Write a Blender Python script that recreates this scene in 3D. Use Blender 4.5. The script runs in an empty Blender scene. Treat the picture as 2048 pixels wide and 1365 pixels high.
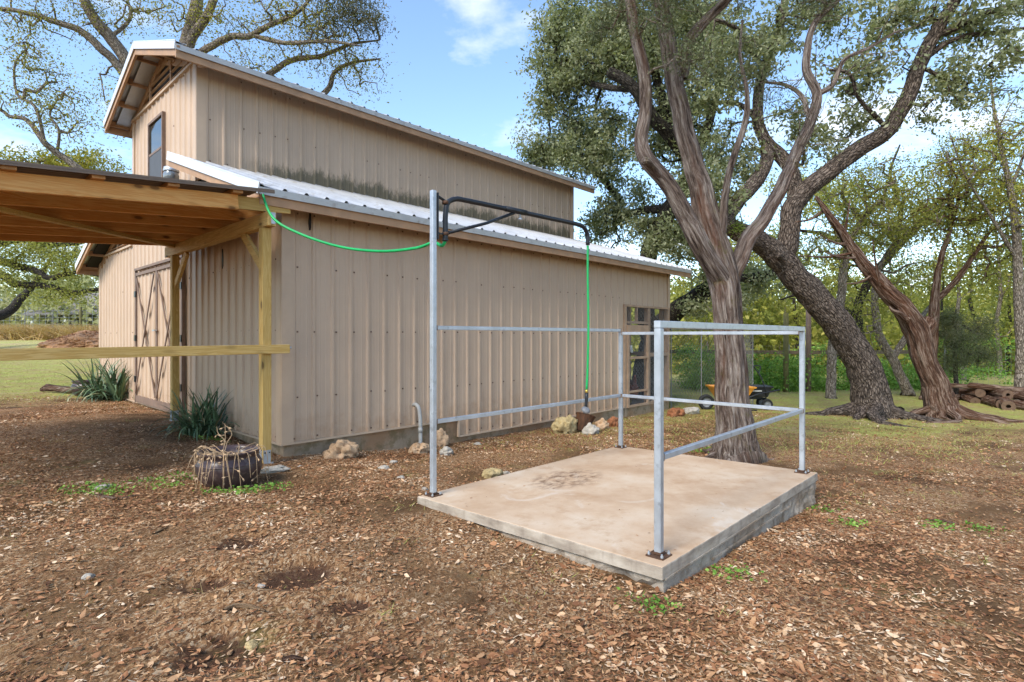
import bpy, bmesh, math, random
import numpy as np
from mathutils import Vector, Matrix, noise as mnoise

# ------------------------------------------------------------------ camera, sky, sun, exposure
scene = bpy.context.scene
COL = scene.collection
F, CX, HY, H = 1114.0, 1024.0, 673.0, 1.28      # focal length and horizon in photograph pixels, eye height in metres
R = math.radians

cam_d = bpy.data.cameras.new('camera')
cam = bpy.data.objects.new('camera', cam_d)
COL.objects.link(cam)
cam.location = (0, 0, H)
cam.rotation_euler = (R(90), 0, 0)
cam_d.sensor_width = 36.0
cam_d.lens = 36.0 * F / 2048.0
cam_d.shift_y = -(682.5 - HY) / 2048.0
cam_d.clip_start = 0.05
cam_d.clip_end = 2000
scene.camera = cam

SUN_AZ, SUN_EL = R(217), R(44)                  # azimuth clockwise from +Y: behind the camera on the left
world = bpy.data.worlds.new('World')
scene.world = world
world.use_nodes = True
wn, wl = world.node_tree.nodes, world.node_tree.links
wn.clear()
w_out = wn.new('ShaderNodeOutputWorld')
w_bg = wn.new('ShaderNodeBackground')
w_sky = wn.new('ShaderNodeTexSky')
w_sky.sky_type = 'NISHITA'
w_sky.sun_disc = False
w_sky.sun_elevation = SUN_EL
w_sky.sun_rotation = SUN_AZ
w_sky.air_density = 1.15
w_sky.dust_density = 0.3
w_sky.ozone_density = 3.2
w_bg.inputs['Strength'].default_value = 0.10
# broken fair-weather cloud over the blue
w_tc = wn.new('ShaderNodeTexCoord')
w_sep = wn.new('ShaderNodeSeparateXYZ')
wl.new(w_tc.outputs['Generated'], w_sep.inputs[0])
w_zz = wn.new('ShaderNodeMath'); w_zz.operation = 'MAXIMUM'; w_zz.inputs[1].default_value = 0.03
wl.new(w_sep.outputs['Z'], w_zz.inputs[0])
w_za = wn.new('ShaderNodeMath'); w_za.operation = 'ADD'; w_za.inputs[1].default_value = 0.12
wl.new(w_zz.outputs[0], w_za.inputs[0])
w_dx = wn.new('ShaderNodeMath'); w_dx.operation = 'DIVIDE'
w_dy = wn.new('ShaderNodeMath'); w_dy.operation = 'DIVIDE'
wl.new(w_sep.outputs['X'], w_dx.inputs[0]); wl.new(w_za.outputs[0], w_dx.inputs[1])
wl.new(w_sep.outputs['Y'], w_dy.inputs[0]); wl.new(w_za.outputs[0], w_dy.inputs[1])
w_cmb = wn.new('ShaderNodeCombineXYZ')
w_of = wn.new('ShaderNodeMath'); w_of.operation = 'ADD'; w_of.inputs[1].default_value = -0.17
wl.new(w_dx.outputs[0], w_of.inputs[0]); wl.new(w_of.outputs[0], w_cmb.inputs[0]); wl.new(w_dy.outputs[0], w_cmb.inputs[1])
w_cmb.inputs[2].default_value = 21.3
w_ns = wn.new('ShaderNodeTexNoise')
w_ns.inputs['Scale'].default_value = 1.15
w_ns.inputs['Detail'].default_value = 9
w_ns.inputs['Roughness'].default_value = 0.56
w_ns.inputs['Distortion'].default_value = 0.25
wl.new(w_cmb.outputs[0], w_ns.inputs['Vector'])
w_rmp = wn.new('ShaderNodeValToRGB')
w_rmp.color_ramp.elements[0].position = 0.545
w_rmp.color_ramp.elements[0].color = (0.0, 0.0, 0.0, 1)
w_rmp.color_ramp.elements[1].position = 0.68
w_rmp.color_ramp.elements[1].color = (0.92, 0.92, 0.92, 1)
wl.new(w_ns.outputs['Fac'], w_rmp.inputs[0])
w_mix = wn.new('ShaderNodeMixRGB')
w_mix.inputs['Color2'].default_value = (4.3, 4.45, 4.7, 1)
wl.new(w_rmp.outputs['Color'], w_mix.inputs['Fac'])
wl.new(w_sky.outputs['Color'], w_mix.inputs['Color1'])
wl.new(w_mix.outputs['Color'], w_bg.inputs['Color'])
wl.new(w_bg.outputs[0], w_out.inputs[0])

sun_d = bpy.data.lights.new('sun', 'SUN')
sun_d.energy = 1.5
sun_d.angle = R(26)
sun_d.color = (1.0, 0.94, 0.84)
sun = bpy.data.objects.new('sun', sun_d)
COL.objects.link(sun)
sdir = Vector((math.sin(SUN_AZ) * math.cos(SUN_EL), math.cos(SUN_AZ) * math.cos(SUN_EL), math.sin(SUN_EL)))
sun.rotation_euler = sdir.to_track_quat('Z', 'Y').to_euler()
sun.location = sdir * 60

vs = scene.view_settings
vs.view_transform = 'Standard'
vs.look = 'None'
vs.gamma = 1.0
vs.exposure = 1.72
vs.use_curve_mapping = False
scene.render.engine = 'CYCLES'
scene.cycles.max_bounces = 5
scene.cycles.diffuse_bounces = 3
scene.cycles.glossy_bounces = 2
scene.cycles.transmission_bounces = 3
scene.cycles.transparent_max_bounces = 6
scene.cycles.use_denoising = True
scene.cycles.use_adaptive_sampling = True
scene.cycles.adaptive_threshold = 0.02
scene.cycles.caustics_reflective = False
scene.cycles.caustics_refractive = False

# ------------------------------------------------------------------ helpers
def at(px, py, Y):
    return Vector(((px - CX) / F * Y, Y, H - (py - HY) / F * Y))

def tag(o, label=None, cat=None, group=None, kind=None):
    if label: o['label'] = label
    if cat: o['category'] = cat
    if group: o['group'] = group
    if kind: o['kind'] = kind
    return o

def empty(name, loc, rz=0.0, label=None, cat=None, group=None):
    o = bpy.data.objects.new(name, None)
    COL.objects.link(o)
    o.location = loc
    o.rotation_euler = (0, 0, rz)
    o.empty_display_size = 0.2
    return tag(o, label, cat, group)

def link_mesh(name, me, parent=None, mat=None):
    o = bpy.data.objects.new(name, me)
    COL.objects.link(o)
    if parent is not None: o.parent = parent
    if mat is not None and len(me.materials) == 0: me.materials.append(mat)
    return o

def np_mesh(name, V, Fq, smooth=False):
    """V (n,3) array, Fq (m,k) index array, all faces with k corners"""
    me = bpy.data.meshes.new(name)
    V = np.asarray(V, np.float32); Fq = np.asarray(Fq, np.int32)
    m, k = Fq.shape
    me.vertices.add(len(V)); me.vertices.foreach_set('co', V.ravel())
    me.loops.add(m * k); me.loops.foreach_set('vertex_index', Fq.ravel())
    me.polygons.add(m)
    me.polygons.foreach_set('loop_start', np.arange(0, m * k, k, dtype=np.int32))
    me.polygons.foreach_set('use_smooth', np.full(m, smooth, bool))
    me.update(calc_edges=True)
    return me

class MB:
    """collects shapes for one mesh object"""
    def __init__(s): s.v = []; s.f = []
    def add(s, vs_, fs):
        n = len(s.v); s.v.extend([tuple(v) for v in vs_]); s.f.extend([tuple(i + n for i in f) for f in fs])
    def box(s, x0, x1, y0, y1, z0, z1):
        s.add([(x0,y0,z0),(x1,y0,z0),(x1,y1,z0),(x0,y1,z0),(x0,y0,z1),(x1,y0,z1),(x1,y1,z1),(x0,y1,z1)],
              [(0,3,2,1),(4,5,6,7),(0,1,5,4),(1,2,6,5),(2,3,7,6),(3,0,4,7)])
        return s
    def beam(s, p, q, w, h, up=(0,0,1)):
        """box from p to q, w across, h along up"""
        p = Vector(p); q = Vector(q); d = (q - p).normalized(); u = Vector(up)
        a = d.cross(u).normalized(); b = a.cross(d).normalized()
        vs_ = [e + a*sx*w/2 + b*sz*h/2 for e in (p, q) for sx, sz in ((-1,-1),(1,-1),(1,1),(-1,1))]
        s.add(vs_, [(0,1,2,3),(7,6,5,4),(0,4,5,1),(1,5,6,2),(2,6,7,3),(3,7,4,0)])
        return s
    def tube(s, pts, rad, seg=8, cap=True):
        P = [Vector(p) for p in pts]
        if not hasattr(rad, '__len__'): rad = [rad] * len(P)
        n0 = len(s.v); nrm = None
        for i, p in enumerate(P):
            d = (P[min(i+1, len(P)-1)] - P[max(i-1, 0)])
            d = d.normalized() if d.length > 1e-9 else Vector((0,0,1))
            if nrm is None:
                nrm = d.orthogonal().normalized()
            else:
                nrm = (nrm - d * nrm.dot(d))
                nrm = nrm.normalized() if nrm.length > 1e-6 else d.orthogonal().normalized()
            b = d.cross(nrm)
            for k in range(seg):
                a = 2*math.pi*k/seg
                s.v.append(tuple(p + (nrm*math.cos(a) + b*math.sin(a)) * rad[i]))
        for i in range(len(P)-1):
            for k in range(seg):
                a0 = n0+i*seg+k; a1 = n0+i*seg+(k+1) % seg
                s.f.append((a0, a1, a1+seg, a0+seg))
        if cap:
            s.f.append(tuple(n0+k for k in reversed(range(seg))))
            s.f.append(tuple(n0+(len(P)-1)*seg+k for k in range(seg)))
        return s
    def lathe(s, prof, seg=24, c=(0,0,0), wob=None):
        n0 = len(s.v)
        for r, z in prof:
            for k in range(seg):
                a = 2*math.pi*k/seg
                rr = r * (wob(a, z) if wob else 1)
                s.v.append((c[0]+rr*math.cos(a), c[1]+rr*math.sin(a), c[2]+z))
        for i in range(len(prof)-1):
            for k in range(seg):
                a0 = n0+i*seg+k; a1 = n0+i*seg+(k+1) % seg
                s.f.append((a0, a1, a1+seg, a0+seg))
        return s
    def build(s, name, mat=None, parent=None, smooth=False, bevel=0, loc=None):
        me = bpy.data.meshes.new(name)
        me.from_pydata(s.v, [], s.f)
        if bevel:
            bm = bmesh.new(); bm.from_mesh(me)
            bmesh.ops.bevel(bm, geom=[e for e in bm.edges if e.is_manifold and e.calc_face_angle(0) > 0.5], offset=bevel, segments=1, affect='EDGES')
            bm.to_mesh(me); bm.free()
        if smooth: me.polygons.foreach_set('use_smooth', np.ones(len(me.polygons), bool))
        me.update()
        o = link_mesh(name, me, parent, mat)
        if loc is not None: o.location = loc
        return o

def smooth_pts(pts, n=6):
    """Catmull-Rom through points (any dimension)"""
    P = [np.array(p, float) for p in pts]
    P = [2*P[0]-P[1]] + P + [2*P[-1]-P[-2]]
    out = []
    for i in range(1, len(P)-2):
        a, b, c, d = P[i-1:i+3]
        for k in range(n):
            t = k/n
            out.append(0.5*((2*b)+(-a+c)*t+(2*a-5*b+4*c-d)*t*t+(-a+3*b-3*c+d)*t**3))
    out.append(P[-2])
    return out

# ------------------------------------------------------------------ materials (all procedural)
class NT:
    def __init__(s, name):
        s.m = bpy.data.materials.new(name); s.m.use_nodes = True
        s.n = s.m.node_tree.nodes; s.l = s.m.node_tree.links
        s.n.clear()
        s.out = s.n.new('ShaderNodeOutputMaterial')
        s.tc = s.n.new('ShaderNodeTexCoord')
    def node(s, t, **kw):
        nd = s.n.new(t)
        for k, v in kw.items():
            if k.startswith('_'): setattr(nd, k[1:], v)
            else: s.set(nd.inputs[k.replace('__', ' ')], v)
        return nd
    def set(s, sock, v):
        if isinstance(v, bpy.types.NodeSocket): s.l.new(v, sock)
        else:
            if hasattr(sock.default_value, '__len__') and not hasattr(v, '__len__'): v = (v, v, v)
            if hasattr(sock.default_value, '__len__') and len(sock.default_value) == 4 and len(v) == 3: v = (*v, 1)
            sock.default_value = v
    def vec(s, scale=(1,1,1), rot=(0,0,0), coord='Object'):
        mp = s.n.new('ShaderNodeMapping')
        mp.inputs['Scale'].default_value = scale; mp.inputs['Rotation'].default_value = rot
        s.l.new(s.tc.outputs[coord], mp.inputs['Vector'])
        return mp.outputs[0]
    def noise(s, v, scale=5, detail=4, rough=.55, dist=0):
        nd = s.node('ShaderNodeTexNoise', Scale=scale, Detail=detail, Roughness=rough, Distortion=dist)
        s.l.new(v, nd.inputs['Vector'])
        return nd.outputs['Fac']
    def voro(s, v, scale=5, feature='F1', out='Distance', rnd=1.0):
        nd = s.node('ShaderNodeTexVoronoi', _feature=feature, Scale=scale, Randomness=rnd)
        s.l.new(v, nd.inputs['Vector'])
        return nd.outputs[out]
    def ramp(s, fac, stops, interp='LINEAR'):
        nd = s.n.new('ShaderNodeValToRGB'); nd.color_ramp.interpolation = interp
        el = nd.color_ramp.elements
        while len(el) < len(stops): el.new(0.5)
        for e, (p, c) in zip(el, stops):
            e.position = p
            e.color = (c, c, c, 1) if not hasattr(c, '__len__') else (*c[:3], 1)
        s.l.new(fac, nd.inputs[0])
        return nd.outputs[0]
    def mix(s, fac, a, b, typ='MIX'):
        nd = s.n.new('ShaderNodeMixRGB'); nd.blend_type = typ
        s.set(nd.inputs['Fac'], fac); s.set(nd.inputs['Color1'], a); s.set(nd.inputs['Color2'], b)
        return nd.outputs[0]
    def math(s, op, a, b=0.0, clamp=False):
        nd = s.n.new('ShaderNodeMath'); nd.operation = op; nd.use_clamp = clamp
        s.set(nd.inputs[0], a); s.set(nd.inputs[1], b)
        return nd.outputs[0]
    def rng(s, v, a, b, c=0.0, d=1.0):
        nd = s.n.new('ShaderNodeMapRange'); nd.interpolation_type = 'SMOOTHSTEP'
        s.set(nd.inputs[0], v)
        for i, q in zip((1,2,3,4), (a,b,c,d)): nd.inputs[i].default_value = q
        return nd.outputs[0]
    def xyz(s, coord='Object'):
        nd = s.n.new('ShaderNodeSeparateXYZ'); s.l.new(s.tc.outputs[coord], nd.inputs[0])
        return nd.outputs
    def bump(s, h, strength=.3, dist=.01):
        nd = s.node('ShaderNodeBump', Strength=strength, Distance=dist, Height=h)
        return nd.outputs[0]
    def pbr(s, col, rough=.6, metal=0.0, normal=None, spec=.4):
        b = s.node('ShaderNodeBsdfPrincipled', Roughness=rough, Metallic=metal)
        s.set(b.inputs['Base Color'], col)
        b.inputs['Specular IOR Level'].default_value = spec
        if normal is not None: s.l.new(normal, b.inputs['Normal'])
        s.l.new(b.outputs[0], s.out.inputs[0])
        return s.m

def mul(c, k): return tuple(x*k for x in c)

def m_plain(name, col, rough=.6, metal=0.0, var=.18, scale=6, bump=.15, bs=60, bd=.004, dirt=None, spec=.4):
    t = NT(name); v = t.vec()
    n1 = t.noise(v, scale, 5, .6)
    c = t.ramp(n1, [(.3, mul(col, 1-var)), (.72, mul(col, 1+var))])
    if dirt:
        n3 = t.noise(v, scale*2.3, 6, .65)
        c = t.mix(t.rng(n3, .52, .72), c, dirt)
    nb = t.noise(v, bs, 4, .6)
    return t.pbr(c, t.ramp(n1, [(.2, min(1, rough*.85)), (.8, min(1, rough*1.15))]), metal, t.bump(nb, bump, bd), spec)

def m_wood(name, c1, c2, axis, knots=True, rough=.7, ring=9.0):
    """sawn lumber: grain stretched along axis, growth-ring waves, dark knots"""
    t = NT(name)
    sc = [1, 1, 1]; sc[axis] = .06
    v = t.vec(sc)
    oi = t.n.new('ShaderNodeObjectInfo')
    ad = t.n.new('ShaderNodeVectorMath'); ad.operation = 'ADD'
    cm = t.n.new('ShaderNodeCombineXYZ')
    rs = t.math('MULTIPLY', oi.outputs['Random'], 37.0)
    for i in range(3): t.l.new(rs, cm.inputs[i])
    t.l.new(v, ad.inputs[0]); t.l.new(cm.outputs[0], ad.inputs[1]); v2 = ad.outputs[0]
    g = t.noise(v2, 10, 5, .6, 1.2)
    wv = t.math('SINE', t.math('MULTIPLY', g, ring*6.0))
    fine = t.noise(v2, 130, 3, .6)
    c = t.mix(t.rng(wv, -.7, .9), c1, c2)
    c = t.mix(t.math('MULTIPLY', t.rng(fine, .45, .75), .35), c, mul(c1, .6))
    big = t.noise(v2, 2.5, 3, .5)
    c = t.mix(t.math('MULTIPLY', t.rng(big, .45, .75), .35), c, mul(c2, .72))
    c = t.mix(t.math('MULTIPLY', oi.outputs['Random'], .6), c, mul(c1, .72))
    if knots:
        sk = [4.6, 4.6, 4.6]; sk[axis] = 2.0
        mp = t.n.new('ShaderNodeMapping'); mp.inputs['Scale'].default_value = sk
        ad2 = t.n.new('ShaderNodeVectorMath'); ad2.operation = 'ADD'
        t.l.new(t.tc.outputs['Object'], ad2.inputs[0]); t.l.new(cm.outputs[0], ad2.inputs[1])
        t.l.new(ad2.outputs[0], mp.inputs['Vector'])
        k = t.voro(mp.outputs[0], 1.6)
        c = t.mix(t.rng(k, .09, .15, 1, 0), c, (.05, .022, .01))
        c = t.mix(t.math('MULTIPLY', t.rng(k, .13, .27, 1, 0), .5), c, mul(c1, .5))
    return t.pbr(c, rough, 0, t.bump(t.math('ADD', wv, t.math('MULTIPLY', fine, 2.0)), .12, .003), .3)

def m_siding(name, col, stain=None):
    """painted ribbed steel: faint chalking, dirt runs, splash dirt; algae above the lower roof when stain=(z0,z1)"""
    t = NT(name); v = t.vec()
    n = t.noise(v, 1.3, 5, .6)
    c = t.ramp(n, [(.3, mul(col, .93)), (.7, mul(col, 1.06))])
    vs_ = t.vec((14, 14, .35)); st = t.noise(vs_, 2.0, 4, .6)
    c = t.mix(t.math('MULTIPLY', t.rng(st, .5, .75), .16), c, mul(col, .62))
    ob = t.xyz()
    sp = t.noise(v, 7, 6, .7)
    low = t.math('ADD', t.rng(ob[2], .05, .9, .55, 0), t.math('MULTIPLY', t.math('SUBTRACT', sp, .5), .9))
    c = t.mix(t.math('MULTIPLY', t.rng(low, .25, .8), .55), c, (.30, .155, .07))
    if stain:
        z0, z1, x0, x1 = stain
        band = t.rng(ob[2], z0, z1, 1, 0)
        nx = t.noise(t.vec((1.1, 1, .25)), 1.6, 3, .6)
        fin = t.noise(t.vec((26, 26, 9)), 1.0, 5, .75)
        k = t.math('ADD', t.math('MULTIPLY', band, 1.1), t.math('MULTIPLY', t.math('SUBTRACT', fin, .5), 1.5))
        k = t.math('ADD', k, t.math('MULTIPLY', t.math('SUBTRACT', nx, .5), 1.6))
        k = t.math('MULTIPLY', t.rng(k, .36, .85), t.math('MULTIPLY', t.rng(ob[2], z1 + .05, z1 + .3, 1, 0), t.rng(ob[0], x0, x1)))
        c = t.mix(t.math('MULTIPLY', k, .85), c, (.095, .078, .038))
    return t.pbr(c, .5, 0.0, t.bump(t.noise(v, 30, 3, .5), .05, .003), .35)

def m_leaf(name, cols, trans=.35, rough=.55, clump=1.2):
    """leaves: tone per leaf and per clump, some light passing through"""
    t = NT(name)
    a = t.node('ShaderNodeAttribute', _attribute_name='tone')
    n = t.noise(t.vec(coord='Object'), clump, 3, .6)
    f = t.math('ADD', t.math('MULTIPLY', a.outputs['Fac'], .62), t.math('MULTIPLY', t.rng(n, .3, .7), .38))
    k = len(cols)
    c = t.ramp(f, [(.08 + .84*i/(k-1), cc) for i, cc in enumerate(cols)])
    p = t.node('ShaderNodeBsdfPrincipled', Roughness=rough)
    t.set(p.inputs['Base Color'], c); p.inputs['Specular IOR Level'].default_value = .25
    tr = t.n.new('ShaderNodeBsdfTranslucent'); t.set(tr.inputs['Color'], t.mix(.5, c, (.25, .28, .03)))
    ms = t.n.new('ShaderNodeMixShader'); ms.inputs[0].default_value = trans
    t.l.new(p.outputs[0], ms.inputs[1]); t.l.new(tr.outputs[0], ms.inputs[2])
    t.l.new(ms.outputs[0], t.out.inputs[0])
    return t.m

def m_bark(name, c_dark, c_mid, c_light, kind='oak', moss=0.0):
    """bark uses the mesh's own along/around coordinates stored as attributes (metres)"""
    t = NT(name)
    a = t.node('ShaderNodeAttribute', _attribute_name='bark')
    mp = t.n.new('ShaderNodeMapping'); t.l.new(a.outputs['Vector'], mp.inputs['Vector'])
    if kind == 'oak':
        mp.inputs['Scale'].default_value = (1, .30, 1)
        dv = t.n.new('ShaderNodeTexNoise'); dv.inputs['Scale'].default_value = 14; t.l.new(mp.outputs[0], dv.inputs['Vector'])
        wv = t.mix(.05, mp.outputs[0], dv.outputs['Color'], 'ADD')
        h0 = t.voro(wv, 30, 'DISTANCE_TO_EDGE')
        h1 = t.noise(wv, 34, 5, .7, .4)
        h = t.math('ADD', t.rng(h0, .0, .22), t.math('MULTIPLY', h1, .9))
        f = t.math('ADD', t.math('MULTIPLY', t.rng(h0, .0, .25), .38), t.math('MULTIPLY', t.rng(h1, .3, .75), .5))
        bs, bd = .9, .022
    else:
        mp.inputs['Scale'].default_value = (1, .10, 1)
        h = t.rng(t.noise(mp.outputs[0], 46, 6, .7, .5), .3, .7)
        h2 = t.rng(t.noise(mp.outputs[0], 17, 6, .68, 1.1), .32, .68)
        f = t.math('ADD', t.math('MULTIPLY', h, .5), t.math('MULTIPLY', h2, .5))
        h = t.math('ADD', h, t.math('MULTIPLY', h2, 1.4))
        bs, bd = 1.0, .02
    c = t.ramp(f, [(.12, c_dark), (.45, c_mid), (.85, c_light)])
    big = t.noise(t.vec(coord='Object'), 2.1, 4, .6)
    c = t.mix(t.math('MULTIPLY', t.rng(big, .5, .75), .4), c, mul(c_mid, .55))
    if kind != 'oak':
        rd = t.noise(mp.outputs[0], 5, 4, .6)
        c = t.mix(t.math('MULTIPLY', t.rng(rd, .52, .72), .6), c, (.17, .068, .034))
    if moss:
        ms = t.noise(t.vec(coord='Object'), 5.5, 5, .65)
        c = t.mix(t.math('MULTIPLY', t.rng(ms, .56, .7), moss), c, (.17, .16, .035))
    return t.pbr(c, .9, 0, t.bump(h, bs, bd), .15)
# ------------------------------------------------------------------ ground
LX, LY = math.sin(R(43)), math.cos(R(43))        # direction of the barn's long wall
BRZ = R(47)
C0 = Vector((-2.42, 5.88, 0))                    # barn corner nearest the camera
def barn_w(x, y, z=0.0):
    return Vector((C0.x + LX*x - LY*y, C0.y + LY*x + LX*y, z))
def barn_l(X, Y):
    dx, dy = X-C0.x, Y-C0.y
    return dx*LX + dy*LY, -dx*LY + dy*LX
PB = Vector((.745, 2.756, 0))                    # wash pad corner nearest the camera
PADL, PADW = 2.74, 1.97
def pad_w(x, y, z=0.0):
    return Vector((PB.x + LX*x - LY*y, PB.y + LY*x + LX*y, z))
PAD_RX, PAD_RY, PAD_Z = -.0167, .0072, .135                # the slab falls slightly away from its near corner
def pad_top(x, y): return PAD_Z - PAD_RY*x + PAD_RX*y
def pad_l(X, Y):
    dx, dy = X-PB.x, Y-PB.y
    return dx*LX + dy*LY, -dx*LY + dy*LX

GP = np.array([(-2.42,5.88,0),(-1.77,6.5,-.09),(-.8,7.4,-.17),(.8,9.1,-.22),(2.5,11.0,-.30),(4,12.2,-.30),(-.66,4.0,.045),(.745,2.75,-.01),
    (2.62,4.75,-.14),(1.2,6.05,-.12),(-4.5,7.47,.15),(-5.7,8.9,.12),(-8.5,11.4,.12),(-8,9,.16),(0,0,.06),(-3,2,.06),(3,1,0),(0,-6,.1),(-12,0,.2),(12,0,-.1),
    (2.6,6.6,-.17),(7.1,11,-.30),(9,11,-.30),(5,14.5,-.30),(15,13,-.28),(5,19,-.35),(18,19,-.35),(-12,14,.28),(-18,20,.7),(-27,30,1.12),(-14,26,.9),(-40,40,1.3),
    (-20,8,.4),(0,30,-.1),(20,40,-.5),(60,60,-.5),(-60,80,1.2),(0,120,.5),(-200,200,1),(200,200,0),(0,300,.5),(300,0,0),(-300,0,.5),(0,-200,0),(8,6,-.2)], float)
def _tp(d2): return .5 * d2 * np.log(d2 + 1e-9)
_n = len(GP)
_K = _tp(((GP[:,None,:2]-GP[None,:,:2])**2).sum(-1)) + np.eye(_n)*.02
_P = np.c_[np.ones(_n), GP[:,:2]]
_A = np.block([[_K, _P], [_P.T, np.zeros((3,3))]])
_W = np.linalg.solve(_A, np.r_[GP[:,2], 0, 0, 0])
def gz_arr(XY):
    XY = np.asarray(XY, float)
    out = np.empty(len(XY))
    for i in range(0, len(XY), 20000):
        q = XY[i:i+20000]
        out[i:i+20000] = _tp(((q[:,None]-GP[None,:,:2])**2).sum(-1)) @ _W[:_n] + _W[_n] + q @ _W[_n+1:]
    return np.clip(out, -.9, 1.7)
def vnoise(X, Y, s, seed=0):
    """cheap smooth value noise on arrays"""
    x = X*s + seed*17.3; y = Y*s - seed*9.1
    xi = np.floor(x); yi = np.floor(y); fx = x-xi; fy = y-yi
    fx = fx*fx*(3-2*fx); fy = fy*fy*(3-2*fy)
    def h(a, b):
        q = np.sin(a*127.1 + b*311.7 + seed*74.7)*43758.5453
        return q - np.floor(q)
    return (h(xi,yi)*(1-fx)+h(xi+1,yi)*fx)*(1-fy) + (h(xi,yi+1)*(1-fx)+h(xi+1,yi+1)*fx)*fy
def lumps(X, Y):
    near = np.clip(1 - np.hypot(X, Y)/25, 0, 1)
    dents = np.zeros_like(X)
    for dx, dy, r, dp in ((-1.52,2.75,.16,.05),(-1.13,2.85,.22,.06),(-1.1,2.15,.2,.045),(-.75,2.55,.12,.03),(-1.62,3.3,.2,.03)):
        d = np.hypot(X-dx, (Y-dy)*1.2)/r
        dents += -dp*np.exp(-d*d) + dp*.45*np.exp(-(d-1.35)**2*5)
    return near*(.035*(vnoise(X,Y,1.1,1)-.5) + .022*(vnoise(X,Y,3.7,2)-.5) + .012*(vnoise(X,Y,11,3)-.5)) + dents
def gz(X, Y):
    return float(gz_arr([(X, Y)])[0] + lumps(np.array([float(X)]), np.array([float(Y)]))[0])
def gpx(px, py, it=6):
    """where the sight line through a photograph pixel meets the ground"""
    z = 0.0
    for _ in range(it):
        Y = (H - z) * F / (py - HY); X = (px - CX)/F*Y; z = gz(X, Y)
    return Vector((X, Y, z))

def axis(bounds):
    out = []
    for a, b, st in bounds: out.extend(np.arange(a, b, st))
    return np.array(out + [bounds[-1][1]])
gx = axis([(-500,-100,50),(-100,-30,7),(-30,-8,.9),(-8,-4,.16),(-4,4,.05),(4,10,.16),(10,30,.9),(30,100,7),(100,500,50)])
gy = axis([(-300,-40,40),(-40,-4,3),(-4,1,.4),(1,6,.05),(6,14,.16),(14,40,.9),(40,120,7),(120,700,60)])
GX, GY = np.meshgrid(gx, gy)
GZ = gz_arr(np.c_[GX.ravel(), GY.ravel()]) + lumps(GX.ravel(), GY.ravel())
nx_, ny_ = len(gx), len(gy)
ii = (np.arange(ny_-1)[:,None]*nx_ + np.arange(nx_-1)[None,:]).ravel()
gme = np_mesh('ground', np.c_[GX.ravel(), GY.ravel(), GZ], np.c_[ii, ii+1, ii+nx_+1, ii+nx_], True)

def m_ground():
    t = NT('soil_and_lawn'); v = t.vec()
    soil = t.ramp(t.noise(v, 3.2, 8, .7), [(.3, (.07,.036,.018)), (.5, (.14,.078,.036)), (.72, (.215,.128,.06))])
    # flakes of old leaf and bark mulch
    vv = t.vec((1, .62, .3)); wb = t.n.new('ShaderNodeMixRGB'); wb.blend_type = 'ADD'; wb.inputs[0].default_value = .05
    nz = t.node('ShaderNodeTexNoise', Scale=40, Detail=3); t.l.new(vv, nz.inputs['Vector'])
    t.l.new(vv, wb.inputs[1]); t.l.new(nz.outputs['Color'], wb.inputs[2])
    fl = t.voro(wb.outputs[0], 95, 'F1', 'Color')
    sp = t.n.new('ShaderNodeSeparateColor'); t.l.new(fl, sp.inputs[0])
    flake = t.ramp(sp.outputs[0], [(0,(.075,.037,.019)),(.28,(.18,.088,.04)),(.52,(.32,.165,.072)),(.78,(.44,.265,.135)),(1,(.58,.43,.27))])
    patch = t.noise(v, 1.1, 5, .6)
    c = t.mix(t.math('MULTIPLY', t.rng(patch, .36, .56), .8), soil, flake)
    dmp = t.noise(v, .8, 4, .6, .4)
    c = t.mix(t.math('MULTIPLY', t.rng(dmp, .55, .72), .55), c, (.045,.024,.015))
    # lawn away from the yard
    o = t.xyz()
    for sx, sy, sr in ((-1.52,2.75,.13),(-1.10,2.86,.2),(-1.12,2.15,.2),(-.75,2.55,.1),(-1.62,3.3,.16)):
        ax = t.math('DIVIDE', t.math('SUBTRACT', o[0], sx), sr); ay = t.math('DIVIDE', t.math('SUBTRACT', o[1], sy), sr*.8)
        dd = t.math('ADD', t.math('ADD', t.math('MULTIPLY', ax, ax), t.math('MULTIPLY', ay, ay)), t.math('MULTIPLY', t.math('SUBTRACT', t.noise(v, 14, 4, .7), .5), 2.2))
        c = t.mix(t.rng(dd, .3, 1.1, .9, 0), c, t.mix(t.noise(v, 40, 4, .7), (.028,.014,.009), (.10,.05,.03)))
    edge = t.math('ADD', o[1], t.math('MULTIPLY', t.math('SUBTRACT', t.noise(v, .55, 5, .65), .5), 7.0))
    right = t.math('MULTIPLY', t.rng(o[0], 1.5, 4.5), 1.4)
    lawn = t.rng(t.math('ADD', edge, right), 9.0, 11.6)
    n_g = t.noise(v, 2.2, 6, .7)
    grass = t.ramp(n_g, [(.28,(.33,.21,.105)),(.42,(.37,.30,.11)),(.58,(.36,.39,.09)),(.76,(.47,.50,.14))])
    far = t.ramp(t.noise(v, .6, 7, .7), [(.3,(.46,.50,.11)),(.5,(.50,.46,.17)),(.7,(.52,.40,.22))])
    grass = t.mix(t.rng(o[1], 12, 24), grass, far)
    grass = t.mix(t.math('MULTIPLY', t.rng(t.noise(v, 13, 5, .75), .45, .7), .55), grass, (.20,.17,.05))
    grass = t.mix(t.math('MULTIPLY', t.rng(t.noise(v, 1.3, 6, .7), .52, .66), .7), grass, (.42,.29,.17))
    sc_ = t.math('MULTIPLY', t.rng(t.noise(v, 1.6, 6, .7), .56, .68), .55)
    c = t.mix(sc_, c, t.mix(.45, c, (.17,.20,.045)))
    c = t.mix(t.math('MULTIPLY', lawn, .88), c, grass)
    h = t.math('ADD', t.math('MULTIPLY', sp.outputs[1], .5), t.noise(v, 70, 5, .7))
    return t.pbr(c, .95, 0, t.bump(h, .8, .018), .1)
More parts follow.
